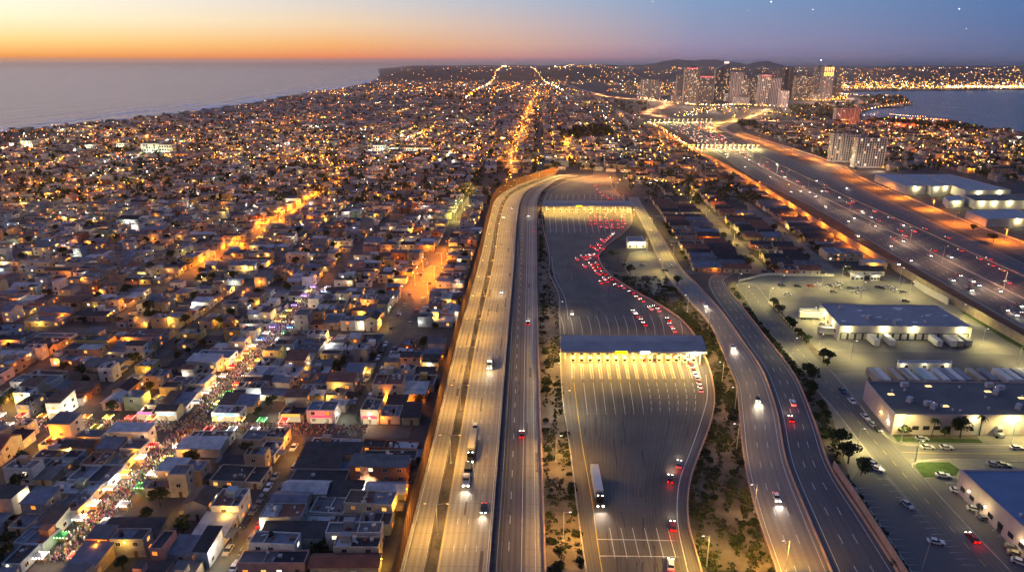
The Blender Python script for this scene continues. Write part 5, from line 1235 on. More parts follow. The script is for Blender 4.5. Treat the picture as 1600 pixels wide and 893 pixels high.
def fill_column(k, v0, v1, ui, side, uA, uB, fr, flip=False):
    """one row of houses along a street; uA is the street edge, uB the back of the lots"""
    v = v0; n = 0; order = []
    while v < v1-5:
        w = rh.choice((5.2, 6, 6.5, 7.2, 8, 9, 10)) if v < 900 else rh.choice((9, 11, 13, 16))
        if v+w > v1: w = v1-v
        if w < 4.5: break
        dep = abs(uB-uA); s = 1 if uB > uA else -1
        q = fr((uA+uB)/2, v+w/2); px = PX(q)
        if in_view(px):
            if rh.random() < .11: TREES.append((fr(uA+s*dep*.5, v+w/2), 'yard')); 
            else:
                sb = rh.choice((0, 0, .4, .8, 1.6, 2.6)); dd = dep-sb-rh.choice((.2, .6, 1.5)); n = 1 if dd < 10 else rh.choice((1, 2, 2, 2, 3)) if dd < 19 else rh.choice((2, 2, 3, 3)); x0 = sb
                cuts = sorted(rh.uniform(.85, 1.15)*(i+1)/n for i in range(n-1)); lens = [dd*(c2-c1) for c1, c2 in zip([0]+cuts, cuts+[1.])]
                for i, ln in enumerate(lens):
                    lot_ = (k, ui, side, v+.3*i)
                    if i and rh.random() < .14: TREES.append((fr(uA+s*(x0+ln/2), v+w/2), 'yard')); x0 += ln; continue
                    h = rh.choice((2.7, 2.9, 3.1, 3.3, 3.5, 3.8, 4.3, 5.6, 6.2, 6.6)) if i == 0 else rh.choice((2.4, 2.6, 2.9, 3.1, 3.4, 3.8, 5.6, 6.0)); h = 8.4 if rh.random() < .03 else h
                    kd = rh.choice(('flat',)*6+('shed', 'shed', 'gable')); gp = rh.choice((.1, .3, .9, 1.6)); wd = w-rh.choice((.1, .2, .5, 1.1)) if i == 0 else w*rh.uniform(.72, .99); off = rh.uniform(-.5, .5)*(w-wd)
                    spec(fr, uA+s*(x0+(ln-gp)/2), v+w/2+off, max(ln-gp, 3), wd, h, kd, rh.choice(WP), rh.choice(RP), lamp_pick((.74 if i == 0 else .52) if v < 650 else .42), lot=lot_, side=-s if i == 0 else s)
                    x0 += ln
                if sb >= 1.5 and rh.random() < .25: TREES.append((fr(uA+s*1.2, v+w*.5), 'yard'))
        v += w
for k in range(len(CV)-1):
    us = ustreets(k); v0, v1 = CV[k]+5, CV[k+1]-5
    if v1 < 140: continue
    edge = -39.5 if k == 0 else -41.5 if k < 3 else -43.5 if v1 < 620 else (-50 if v1 < 700 else None)
    for ui, u in enumerate(us):
        hw = half_w(u, k)
        right_next = edge if ui == 0 else us[ui-1]+(7 if (us[ui-1] == SU and k in (2, 3)) else 4)
        if ui == 0:
            if edge is None:
                if v0 > 740: edge2 = None
                else: edge2 = -48
            else: edge2 = edge
            if edge2 is not None: fill_column(k, v0, v1, ui, 'wall', u+hw, edge2, FL)
        else:
            R_ = us[ui-1]; hwR = half_w(R_, k)
            mid = (u+R_)/2
            fill_column(k, v0, v1, ui, 'freeway side', u+hw, mid, FL); fill_column(k, v0, v1, ui-1, 'sea side', R_-hwR, mid, FL)
# shops facing the crowded crossing street get bright fronts
for o in HOUSES:
    if o.lot and o.lot[0] == 1 and o.v < 238 and -215 < o.u < -58: o.shop = rh.choice(('ff5060', 'fff4e0', 'ffd860', '8fd8ff', 'ff7ab0', 'fff4e0', 'ffb050')); o.lamp = 'w'
    if o.lot and o.lot[0] == 4 and o.v < 404 and -185 < o.u < -95: o.shop = rh.choice(('ff5060', 'ff9a70', 'ff7ab0', 'ffe0b0')); o.lamp = 'w'
    if o.lot and o.lot[1] == 1 and o.lot[0] in (1, 2) and rh.random() < .25: o.lamp = rh.choice('wwy')
# bungalows right of the plaza
BW = ['tan']*4+['cream']*4+['white']*3+['pink']*2+['grey']*3+['terracotta']; BR = ['dark']*5+['black']*4+['brown']*2+['grey']*3+['red-brown']*2+['bluish']*2
VX = [432, 520, 610, 700, 790]
RWu = [FR.inv(p) for p in rw]
VN = ['plaza road', 'middle street', 'inner street']
for k in range(4):
    v0, v1 = VX[k]+5, VX[k+1]-5
    for ui, side, uA, uB in ((0, 'near side', 84, 104), (1, 'plaza side', 125, 105), (1, 'wall side', 137, 153), (2, 'plaza side', 171, 154), (2, 'wall side', 183, 207)):
        v = v0
        if k == 3 and ui == 0: continue
        while v < v1-8:
            w = rh.choice((10, 11, 12, 13.5)); w = min(w, v1-v); s = 1 if uB > uA else -1
            if w < 7: break
            d = abs(uB-uA)-rh.choice((2, 3, 4)); u = uA+s*(abs(uB-uA)-d/2)
            if in_view(PX(FR(u, v)), 20):
                spec(FR, u, v+w/2, d, w-1.6, rh.choice((3., 3.2, 3.4)), rh.choice(('gable',)*5+('flat',)), rh.choice(BW), rh.choice(BR), lamp_pick(.45) and rh.choice('yyo'), lot=('R', k, ui, side, v), side=-s)
                if rh.random() < .55: TREES.append((FR(uA+s*1., v+w*.2), 'yard'))
            v += w
for u, v, su, sv, h, rc, lb in ((195, 480, 24, 16, 5.5, 'bluish', 'large bluish flat-roofed block among the bungalows near the sound wall'), (208, 458, 14, 10, 4.5, 'pale', 'cream flat block with side door near the sound wall, below the bluish block')):
    for o in [o for o in HOUSES if o.fr is FR and abs(o.u-u) < (o.su+su)/2 and abs(o.v-v) < (o.sv+sv)/2]: HOUSES.remove(o)
    spec(FR, u, v, su, sv, h, 'flat', 'cream', rc, 'y', lab=lb)
# ---- the far city: same streets carried on, bigger plots
POLY_R = [np.array(G(*p)[:2]) for p in [(1000,192),(1046,222),(1090,246),(1126,266),(1182,299),(1295,371),(1424,446),(1600,548),(1900,720),(1900,560),(1620,390),(1560,352),(1450,312),(1350,272),(1305,250),(1250,230),(1200,215),(1166,200),(1210,172),(1190,166),(1150,180),(1112,183),(1050,158),(1000,150),(940,143),(890,130),(880,135),(930,152),(1000,165),(1005,172)]]
POLY_WH = [np.array(G(*p)[:2]) for p in [(1345,268),(1490,267),(1600,293),(1700,318),(1700,380),(1600,378),(1535,355),(1440,315),(1350,277)]]
POLY_A = [np.array(G(*p)[:2]) for p in [(560,1100),(620,893),(742,408),(760,340),(768,312),(776,302),(800,288),(862,264),(1005,270),(975,282),(985,300),(995,312),(1085,416),(1430,430),(1900,640),(1900,1100)]]
POLY_DT = [np.array(G(*p)[:2]) for p in [(985,160),(1000,151),(1050,150),(1140,142),(1320,142),(1318,160),(1230,172),(1140,167),(1080,167),(1040,164)]]
POLY_F1 = [np.array(G(*p)[:2]) for p in [(1008,192),(1020,186),(1092,224),(1050,214)]]
POLY_F2 = [np.array(G(*p)[:2]) for p in [(955,158),(1000,156),(1034,161),(1020,170),(1008,176),(985,180)]]
POLY_F3 = [np.array(G(*p)[:2]) for p in [(868,205),(940,195),(962,210),(950,216),(880,217)]]
POLY_F4 = [np.array(G(*p)[:2]) for p in [(890,135),(935,128),(960,137),(940,146)]]
POLY_F5 = [np.array(G(*p)[:2]) for p in [(1160,190),(1340,194),(1342,200),(1170,196)]]
CONDO = [np.array(G(*p)[:2]) for p in [(1290,247),(1380,250),(1382,266),(1300,264)]]
EXCL = [POLY_R, POLY_WH, POLY_A, POLY_DT, POLY_F1, POLY_F2, POLY_F3, POLY_F4, POLY_F5, CONDO]
LANDP = [np.array(p[:2]) for p in land]
def free(x, y):
    ok = inpoly(x, y, LANDP)
    for P in EXCL: ok &= ~inpoly(x, y, P)
    return ok
def far_grid(fr, u0, u1, v0, v1, su, sv, pu, pv, keep):
    us = np.arange(u0, u1, pu); vs = np.arange(v0, v1, pv); U, V = np.meshgrid(us, vs)
    U = U.ravel()+RNG.uniform(-.12, .12, U.size)*pu; V = V.ravel()+RNG.uniform(-.12, .12, V.size)*pv
    ok = (np.mod(U, 47) > 9) & (np.mod(V, 96) > 10) & (RNG.random(U.size) < keep)
    U, V = U[ok], V[ok]; X = fr.r[0]*U+fr.f[0]*V; Y = fr.r[1]*U+fr.f[1]*V
    px = 800+FPX*X/(Y*CT+CAMZ*ST); ok = free(X, Y) & (px > -70) & (px < 1690); n = int(ok.sum())
    return [(fr, u, v, a, b_, h, 0) for u, v, a, b_, h in zip(U[ok], V[ok], su*RNG.uniform(.6, 1.15, n), sv*RNG.uniform(.6, 1.1, n), RNG.choice((3., 3.4, 3.8, 5.5, 6.2, 7.), n))]
FAR = far_grid(FL, -1100, 160, 1352, 2300, 15, 11, 17.5, 12.5, .85)
FAR += far_grid(FL, -60, 140, 860, 1352, 13, 10, 15.5, 11, .85)
FAR += far_grid(FR, 60, 230, 795, 1500, 12, 10, 15.5, 12, .8)
FAR += far_grid(FR, 300, 1100, 560, 1700, 13, 10, 17, 13, .68)
FAR += far_grid(FL, -1600, 2300, 2300, 3600, 24, 16, 34, 26, .7)
FAR += far_grid(FL, -1400, 3800, 3600, 5600, 40, 22, 75, 55, .6)
# ---- choose the 290 that show largest as objects of their own
def size_px(o): return (o.su*o.sv+o.h*o.su)/o.px[2]**2 if in_view(o.px, 5) else 0
HOUSES.sort(key=lambda o: -size_px(o))
near = HOUSES[:292]; rest = HOUSES[292:]
# count along each row, nearest first
rows = {}
for o in near:
    if o.lab: continue
    key = o.lot[:3] if o.lot[0] != 'R' else ('R', o.lot[1], o.lot[2], o.lot[3]); rows.setdefault(key, []).append(o)
for key, L_ in rows.items():
    L_.sort(key=lambda o: o.lot[-1], reverse=(key[0] == 0))
    for i, o in enumerate(L_):
        rf = {'flat': f'{o.rc} flat roof', 'shed': f'{o.rc} sloping roof', 'gable': f'{o.rc} gabled roof'}[o.kind]
        if key[0] == 'R':
            o.lab = f'{o.wc} bungalow, {rf}, {ordw(i)} past {"the" if key[1]==0 else ""} {["cross street", "first crossing", "second crossing", "third crossing"][key[1]]}, {key[3]} of {VN[key[2]]}'.replace('  ', ' ')
        else:
            ref = 'before the crowd crossing' if key[0] == 0 else f'past the {XN[key[0]-1]} crossing'
            where = 'against the border wall' if key[2] == 'wall' else f'{key[2]} of {UN[key[1]]}'
            rf2 = rf if len(f'{o.wc} {storeys(o.h)} house, {rf}, {ordw(i)} {ref}, {where}'.split()) <= 16 else rf
            o.lab = f'{o.wc} {storeys(o.h)} house, {rf2}, {ordw(i)} {ref}, {where}'
            if len(o.lab.split()) > 16: o.lab = o.lab.replace(f'{storeys(o.h)} house', 'house')
            if len(o.lab.split()) > 16: o.lab = o.lab.replace('the crowd crossing', 'crowd crossing')
def win_kind(o): return rh.choices(('dark', 'warm', 'orange', 'white', 'dim'), (58, 13, 13, 6, 10))[0]
def build_house(o):
    t = thing('house', o.lab, 'house', o.p, -o.fr.y+o.rot, 'bungalows right of the plaza' if o.fr is FR else 'houses left of the border wall')
    w, r = shell(o.su, o.sv, o.h, o.kind)
    w.build('wall', wm[o.wc], t); rf = r.build('roof', rm[o.rc], t)
    a, c = o.su/2, o.sv/2; ns = 3 if o.h > 8 else 2 if o.h > 4.8 else 1
    for st in range(ns):
        z = .85+st*2.85
        n = max(1, int(o.su/4.2)); di = rh.randrange(n) if st == 0 else -1
        for i in range(n):
            x = -a+(i+.5)*o.su/n+rh.uniform(-.4, .4)
            if rh.random() < .18: continue
            if i == di: link('door', DOOR, t, (x, -c-.03, .02)); continue
            link('window', window_mesh(win_kind(o)), t, (x, -c-.03, z))
        n = max(1, int(o.sv/3.6))
        for i in range(n):
            y = -c+(i+.5)*o.sv/n
            for sx in ((1,) if rh.random() < .75 else (1, -1)):
                if rh.random() < .2: continue
                link('window', window_mesh(win_kind(o)), t, (sx*(a+.03), y, z), sx*PI/2)
    zr = o.h-.45
    if o.kind == 'flat':
        if rh.random() < .58: link('water_tank', rh.choice(TANK), t, (rh.uniform(-a*.7, a*.7), rh.uniform(-c*.5, c*.6), zr))
        if rh.random() < .3: link('air_unit', ACU, t, (rh.uniform(-a*.7, a*.7), rh.uniform(-c*.5, c*.6), zr))
        if rh.random() < .22 and o.su > 8:
            b = MB(); b.box((0, 0, 0), (2.8, min(2.6, o.sv*.4), 2.3)); b.box((0, 0, 2.3), (3.1, min(2.9, o.sv*.45), .15)); ob = b.build('stair_room', wm[rh.choice(WP)], t); ob.location = (rh.uniform(-a*.6, a*.6), c*.3, zr)
        if rh.random() < .55 and o.su > 5:
            b = MB(); q = rh.uniform(.3, .45)*o.su; b.box((0, 0, 0), (q, o.sv-.8, .12)); ob = b.build('roof_patch', rm[rh.choice(RP)], t); ob.location = (rh.choice((-1, 1))*(a-q/2-.4), 0, zr)
    if o.kind == 'flat' and rh.random() < .7:
        b = MB()
        for _ in range(rh.randrange(3, 8)): b.box((rh.uniform(-a*.8, a*.8), rh.uniform(-c*.75, c*.75), 0), (rh.uniform(.3, 1.5), rh.uniform(.3, 1.2), rh.uniform(.15, .8)), rh.randrange(3), rh.uniform(0, 1.5))
        if o.su > 6: b.box((rh.uniform(-a*.5, a*.5), 0, 0), (.18, o.sv-.6, .55), 0)
        ob = b.build('roof_clutter', [wm[o.wc], rm['pale'], rm['red-brown']], t); ob.location = (0, 0, zr); ob['kind'] = 'stuff'
    if rh.random() < .3:
        q = rh.uniform(2, 3.2); b = MB(); b.box((0, 0, 2.5), (min(o.su*.5, 5), q, .1)); b.box((-1.8, -q/2+.1, 0), (.12, .12, 2.5)); b.box((1.8, -q/2+.1, 0), (.12, .12, 2.5))
        ob = b.build('porch', rm[rh.choice(RP)], t); ob.location = (o.side*(a+q/2), rh.uniform(-c*.4, c*.4), 0); ob.rotation_euler = (0, 0, o.side*PI/2)
    if o.shop:
        b = MB(); b.box((0, -.12, 2.5), (min(o.su*.8, 7), .2, 1.0), bottom=True); ob = b.build('shop_sign', emit('shop_sign_'+o.shop, o.shop, 1.6), t); ob.location = (0, -c, 0)
        b = MB(); b.face([(-o.su*.38, 0, 0), (o.su*.38, 0, 0), (o.su*.38, 0, 2.2), (-o.su*.38, 0, 2.2)]); ob = b.build('shop_front', emit('shop_front', 'ffe2b0', .7), t); ob.location = (0, -c-.09, .1)
        light(t, (0, -c-2.2, 3.2), o.shop if rh.random() < .4 else 'fff0d8', 500, 'POINT', .2)
    if o.lamp:
        fs = rh.random() < .55; z = min(o.h-.5, 3.2 if ns == 1 else rh.choice((2.8, 5.)))
        if fs: x, y, dx, dy = rh.uniform(-a*.7, a*.7), -c-.25, 0, -1.5
        else: x, y, dx, dy = o.side*(a+.25), rh.uniform(-c*.6, c*.6), o.side*1.5, 0
        link('wall_lamp', bulb_mesh(o.lamp), t, (x, y, z)); light(t, (x+dx, y+dy, z-.1), LCOL[o.lamp], rh.choice((900, 1900, 3600)), 'POINT', .15)
    return t
for o in near: build_house(o)
# ---- all the other houses as one mass
WK, RK = list(WC), list(RC)
b = MB(); FM = [wm[k] for k in WK]+[rm[k] for k in RK]+e_win+[m_glass]; iw = {k: i for i, k in enumerate(WK)}; ir = {k: len(WK)+i for i, k in enumerate(RK)}; ie = len(WK)+len(RK)
BULBS = []; NL = 0
def far_house(b, fr, u, v, su, sv, h, kind, wc, rc, lamp, detail, side=1):
    global NL
    p = fr(u, v); co, si = math.cos(-fr.y), math.sin(-fr.y); a, c = su/2, sv/2
    T = lambda x, y, z: (p.x+x*co-y*si, p.y+x*si+y*co, z)
    W_, R_ = iw[wc], ir[rc]
    if kind == 'gable':
        rise = sv*.2; o = .4
        for q in ([(-a, -c), (a, -c)], [(a, -c), (a, c)], [(a, c), (-a, c)], [(-a, c), (-a, -c)]): b.face([T(*q[0], 0), T(*q[1], 0), T(*q[1], h), T(*q[0], h)], W_)
        b.face([T(-a-o, -c-o, h-.1), T(a+o, -c-o, h-.1), T(a+o, 0, h+rise), T(-a-o, 0, h+rise)], R_); b.face([T(-a-o, 0, h+rise), T(a+o, 0, h+rise), T(a+o, c+o, h-.1), T(-a-o, c+o, h-.1)], R_)
        b.face([T(a, -c, h), T(a, c, h), T(a, 0, h+rise)], W_); b.face([T(-a, c, h), T(-a, -c, h), T(-a, 0, h+rise)], W_)
    else:
        for q in ([(-a, -c), (a, -c)], [(a, -c), (a, c)], [(a, c), (-a, c)], [(-a, c), (-a, -c)]): b.face([T(*q[0], 0), T(*q[1], 0), T(*q[1], h), T(*q[0], h)], W_)
        b.face([T(-a, -c, h), T(a, -c, h), T(a, c, h), T(-a, c, h)], R_)
        if rh.random() < .18: b.box(T(rh.uniform(-a*.5, a*.5), 0, h), (2.6, 2.6, 2), W_, -fr.y, top=R_)
        if detail and rh.random() < .35: q = su*.35; b.box(T(rh.choice((-1, 1))*(a-q/2-.3), 0, h), (q, sv*.85, .15), ir[rh.choice(RP)], -fr.y)
    n = max(1, int(su/4.5))
    for i in range(n):
        if rh.random() < .35: continue
        x = -a+(i+.5)*su/n; k = rh.choices((ie+4, ie, ie+1, ie+2, ie+3), (64, 12, 13, 5, 6))[0]
        for z in ((.9,) if h < 4.8 else (.9, 3.7)): b.face([T(x-.65, -c-.06, z), T(x+.65, -c-.06, z), T(x+.65, -c-.06, z+1.2), T(x-.65, -c-.06, z+1.2)], k)
    if rh.random() < .6:
        k = rh.choices((ie+4, ie, ie+1, ie+2, ie+3), (64, 12, 13, 5, 6))[0]; b.face([T(a+.06, -.6, .9), T(a+.06, .6, .9), T(a+.06, .6, 2.1), T(a+.06, -.6, 2.1)], k)
    if lamp:
        z = 3.0 if h < 4.8 else rh.choice((3, 5.2)); fs = rh.random() < .6
        q = T(rh.uniform(-a*.7, a*.7), -c-.8, z) if fs else T(side*(a+.8), rh.uniform(-c*.6, c*.6), z)
        BULBS.append((q, lamp, .24)); light(None, q, LCOL[lamp], rh.choice((1400, 2600, 4200, 6000)), 'POINT', .2); NL += 1
for o in rest: far_house(b, o.fr, o.u, o.v, o.su, o.sv, o.h, o.kind, o.wc, o.rc, o.lamp, True, o.side)
for fr, u, v, su, sv, h, _ in FAR:
    right = fr is FR
    lp = rh.choice('oooyyw' if not right else 'yyyyow') if (v < 1500 and rh.random() < .24) else None
    if lp and v > 900: lp = lp
    far_house(b, fr, u, v, su, sv, h, rh.choice(('gable', 'flat') if right else ('flat',)*6+('gable',)), rh.choice(BW if right else WP), rh.choice(BR if right else RP), lp, False)
stuff(b.build('far_houses', FM), 'countless dark flat-roofed houses with small lit windows spreading over the far city')
# ================================================================== far city lights
def clr(p, fr): return rh.choices('oyw', (7, 2.4, 1.2) if p[0] < 150+.02*p[1] else (3.5, 5, 1.6))[0]
N = 0
pyv = np.r_[RNG.uniform(104, 150, 3600), RNG.uniform(126, 300, 3600)]; pxv = RNG.uniform(-40, 1640, pyv.size)
for px, py in zip(pxv, pyv):
    if py < 104.5: continue
    p = G(px, py)
    if p.y > 13000 or p.y < 900: continue
    fr = FL if p.x < 150 else FR; u, v = fr.inv(p)
    if rh.random() < .6:                         # lamps stand along the street grid
        if rh.random() < .5: v = round(v/96)*96+rh.uniform(-2, 2)
        else: u = round(u/47)*47+rh.uniform(-2, 2)
    p = fr(u, v)
    if p.y > 12000 or not bool(free(np.array([p.x]), np.array([p.y]))[0]): continue
    if 560 < px < 900 and 5200 < p.y and rh.random() < .45: continue
    h = terrain(PX(p)[0], p.y) if p.y > 4300 else 0
    if p.y > 4300 and PX(p)[0] < 572: continue
    BULBS.append(((p.x, p.y, max(h, 0)+rh.uniform(4, 8)), clr(p, fr), .3+p.y*.00026*rh.uniform(.45, 1.6))); N += 1
for _ in range(150):
    px, py = rh.uniform(-20, 1620), rh.uniform(135, 330); c0 = G(px, py)
    if not bool(free(np.array([c0.x]), np.array([c0.y]))[0]): continue
    kk = rh.choice('oooyyw'); along = rh.random() < .6; nn_ = rh.randrange(4, 11); sp = rh.uniform(9, 18)*(1+c0.y/3000)
    for j in range(nn_):
        q = FL(0, j*sp) if along else FL(rh.gauss(0, 1.6)*sp, rh.gauss(0, 1)*sp); p = (c0.x+q.x+rh.uniform(-3, 3), c0.y+q.y, rh.uniform(3.5, 6))
        BULBS.append((p, kk if rh.random() < .8 else 'y', .3+p[1]*.0003*rh.uniform(.5, 1.6)))
        if c0.y < 2600 and j % 3 == 0: light(None, (p[0], p[1], 6), LCOL[kk], 3500+.003*p[1]**2, 'POINT', .4)
# dense port lights on the far bay shore, hillside terraces
for i in range(520):
    px = rh.uniform(1300, 1625); py = 140.2-abs(rh.gauss(0, 1))*6.5
    if py < 106: continue
    p = G(px, py); h = terrain(px, p.y) if p.y > 4300 else 0
    BULBS.append(((p.x, p.y, max(h, 0)+8), rh.choice('yyyyyow'), rh.uniform(1.0, 2.6)*(p.y/4500))); N += 1
for i in range(46):
    px = 1478+i*3.1; p = G(px, 138.4); BULBS.append(((p.x, p.y, 10), 'w' if i % 3 else 'y', 3.4))
p = G(1582, 137.5); BULBS.append(((p.x, p.y, 12), 'o', 8))
def chain(pts, n, k, r, jit=0):
    c = smooth(W(pts), n)
    for q in c:
        h = terrain(PX((*q, 0))[0], q[1]) if q[1] > 4300 else 0
        BULBS.append(((q[0]+rh.uniform(-jit, jit), q[1]+rh.uniform(-jit, jit), max(h, 0)+8), rh.choice(k), r*rh.uniform(.7, 1.3)))
chain([(728,157),(746,142),(762,133),(778,121),(788,115)], 60, 'ooyw', 3.0, 8); chain([(790,117),(788,114)], 14, 'yw', 4.5, 12)
chain([(842,146),(832,160),(818,195),(806,225),(797,264)], 110, 'ooyo', .8, 6); chain([(770,146),(792,140),(812,133)], 20, 'oy', 2., 6)
chain([(830,120),(850,128),(868,137),(880,144)], 30, 'wyy', 2.4, 6); chain([(868,118),(890,112),(905,110)], 22, 'yyw', 4.2, 10)
chain([(1345,177),(1370,172),(1400,166.5),(1420,163)], 16, 'oyw', 1.2); chain([(1303,148),(1340,151),(1400,152)], 34, 'yyw', 1.3, 20)
chain([(1402,190),(1430,191),(1450,191),(1478,193)], 26, 'oo', 1.0, 6); chain([(1390,183.2),(1420,186),(1445,187.5)], 18, 'yw', .7)
chain([(1012,196),(1030,205),(1050,219),(1070,231),(1093,243)], 60, 'ooyw', .7, 5)
chain([(1240,158),(1262,159),(1280,160),(1300,159),(1310,152)], 60, 'yyo', 1.2, 24); chain([(1070,166),(1110,168),(1150,167),(1210,170)], 70, 'yyw', 1.0, 30); chain([(1000,155),(1050,163),(1080,166)], 44, 'oyw', 1.0, 26)
chain([(1065,186),(1090,178),(1120,173),(1160,172)], 46, 'yyw', .8, 30)
# lamps: bulbs and the pools of light they throw
b = MB(); LM = {'o': 0, 'y': 1, 'w': 2}
for p, k, r in BULBS: b.octa(p, r, LM[k])
stuff(b.build('city_lights', [emit('far_lamp_orange', 'ff8a1e', 11), emit('far_lamp_amber', 'ffb84c', 12), emit('far_lamp_white', 'fff0d0', 16)]), 'thousands of orange and white lamps burning over the distant city')
cand = [(p, k, r) for p, k, r in BULBS if p[1] > 950 and p[1] < 5200]
rh.shuffle(cand)
for p, k, r in cand[:900]: light(None, (p[0], p[1], p[2]+1), LCOL[k], 1500+.0028*p[1]**2*rh.uniform(.5, 1.6), 'POINT', .5)
for x, y, w, c in ((1255,158,160000,'ffc060'),(1290,160,160000,'ffc060'),(1220,168,90000,'ffd890'),(1180,168,90000,'ffd890'),(1140,168,90000,'ffd8a0'),(1100,168,90000,'ffd8a0'),(1060,165,110000,'ffb880'),(1020,158,90000,'ffb080'),(1005,156,80000,'ffa060'),(1310,156,60000,'ffc060'),(1400,198,16000,'ff6a14'),(1350,196,22000,'ff6a14'),(1445,192,16000,'ff7a20'),(1420,200,20000,'ff6a14'),(1340,262,9000,'ffe0b0'),(1310,258,8000,'ffe0b0'),(1372,268,8000,'ffd8b0'),(1285,260,7000,'ffe0b0')):
    p = G(x, y); light(None, (p.x, p.y-(90 if y < 180 else 0), 42 if y < 180 else 9), c if y > 180 else 'ffd2b4', w*(2.6 if y < 180 else 3), 'POINT', 1.)  # downtown ones are added fill lights before the towers, brightening their facades
# ---- packed traffic far away, one mass
b = MB(); P_ = [np.array(G(*q)[:2]) for q in [(1030,192),(1112,190),(1122,208),(1150,226),(1165,236),(1180,250),(1150,250),(1105,232)]]
x0 = min(q[0] for q in P_); x1 = max(q[0] for q in P_); y0 = min(q[1] for q in P_); y1 = max(q[1] for q in P_); cnt = 0
hd = math.atan2(*(np.array(G(1036,192)[:2])-np.array(G(1130,248)[:2]))[::-1])
mc = [car_paint(c) for c in ('white', 'silver', 'black', 'grey')]
def tiny_car(b, x, y, hd, white):
    b.box((x, y, .4), (4.5, 1.8, .8), rh.randrange(4), hd); b.box((x-.2*math.cos(hd), y-.2*math.sin(hd), 1.2), (2.4, 1.6, .55), rh.randrange(4), hd, taper=.8)
    s = 2.3; 
    for e in (-.55, .55): b.octa((x-s*math.cos(hd)-e*math.sin(hd), y-s*math.sin(hd)+e*math.cos(hd), .9), .34, 4 if white else 5)
while cnt < 230:
    x, y = rh.uniform(x0, x1), rh.uniform(y0, y1)
    if inpoly(np.array([x]), np.array([y]), P_)[0]: tiny_car(b, x, y, hd, rh.random() < .5); cnt += 1
for rd, n in ((XR[0], 90), (XR[3], 30), (XR[1], 18)):
    for i in range(n):
        p, h = rd.at(rh.choice((.2, .35, .65, .8)), rh.uniform(0, rd.len[-1]-5)); tiny_car(b, p[0], p[1], h, rh.random() < .5)
stuff(b.build('distant_traffic', mc+[emit('distant_headlight', 'ffe6b8', 7), emit('distant_taillight', 'ff3018', 7)]), 'mass of distant traffic with white and red lights on the interchange')
# ================================================================== NIGHT MARKET
rm_ = random.Random(31)
cl = [(.5, .5, .5), (.35, .05, .05), (.05, .07, .2), (.04, .04, .05), (.45, .3, .12), (.1, .25, .12), (.5, .42, .38), (.3, .12, .3)]
mcl = [mat('clothes_'+n, c, .9, var=0) for n, c in zip(('white', 'red', 'navy', 'black', 'yellow', 'green', 'beige', 'purple'), cl)]+[mat('skin_and_hair', (.12, .07, .05), .8, var=0)]
b = MB()
def person(b, x, y, rz):
    h = rm_.uniform(1.5, 1.8); k = rm_.randrange(8); co, si = math.cos(rz), math.sin(rz); j = rm_.randrange(8)
    for s in (-.1, .1): b.cyl((x-s*si, y+s*co, .04), (x-s*si*.8, y+s*co*.8, h*.5), .075, .1, 5, j, False)
    n = len(b.v)
    for z, a, c in ((h*.47, .17, .12), (h*.62, .16, .11), (h*.8, .22, .13), (h*.86, .08, .07)):
        for i in range(6): t = 2*PI*i/6; dx, dy = math.cos(t)*c, math.sin(t)*a; b.v.append((x+dx*co-dy*si, y+dx*si+dy*co, z))
    for r in range(3):
        for i in range(6): b.f.append((n+r*6+i, n+r*6+(i+1) % 6, n+r*6+6+(i+1) % 6, n+r*6+6+i)); b.m.append(k)
    b.octa((x, y, h*.93), .115, 8, .14)
    for s in (-1, 1): b.cyl((x-s*.23*si, y+s*.23*co, h*.8), (x-s*.26*si+.1*co, y+s*.26*co+.1*si, h*.48), .055, .04, 4, k, False)
for i in range(2600):
    v = rm_.uniform(150, 388); u = MU+rm_.uniform(-3.4, 3.4); p = FL(u, v); person(b, p.x, p.y, rm_.uniform(0, 6.3))
for i in range(1300):
    u = rm_.gauss(-125, 38); v = 223+rm_.uniform(-3.4, 3.4)
    if -235 < u < -62: p = FL(u, v); person(b, p.x, p.y, rm_.uniform(0, 6.3))
stuff(b.build('market_crowd', mcl), 'dense crowd of people filling the bright market street and its crossing')
SC = {'white': (.65, .64, .6), 'red': (.5, .04, .035), 'green': (.05, .3, .1), 'blue': (.06, .14, .42), 'yellow': (.6, .45, .06), 'purple': (.3, .12, .42), 'orange': (.6, .22, .05)}
SL = {'white': 'fff6e4', 'red': 'ff7060', 'green': '70ff80', 'blue': '90b8ff', 'yellow': 'fff080', 'purple': 'b090ff', 'orange': 'ffb060'}
ST_ = {}
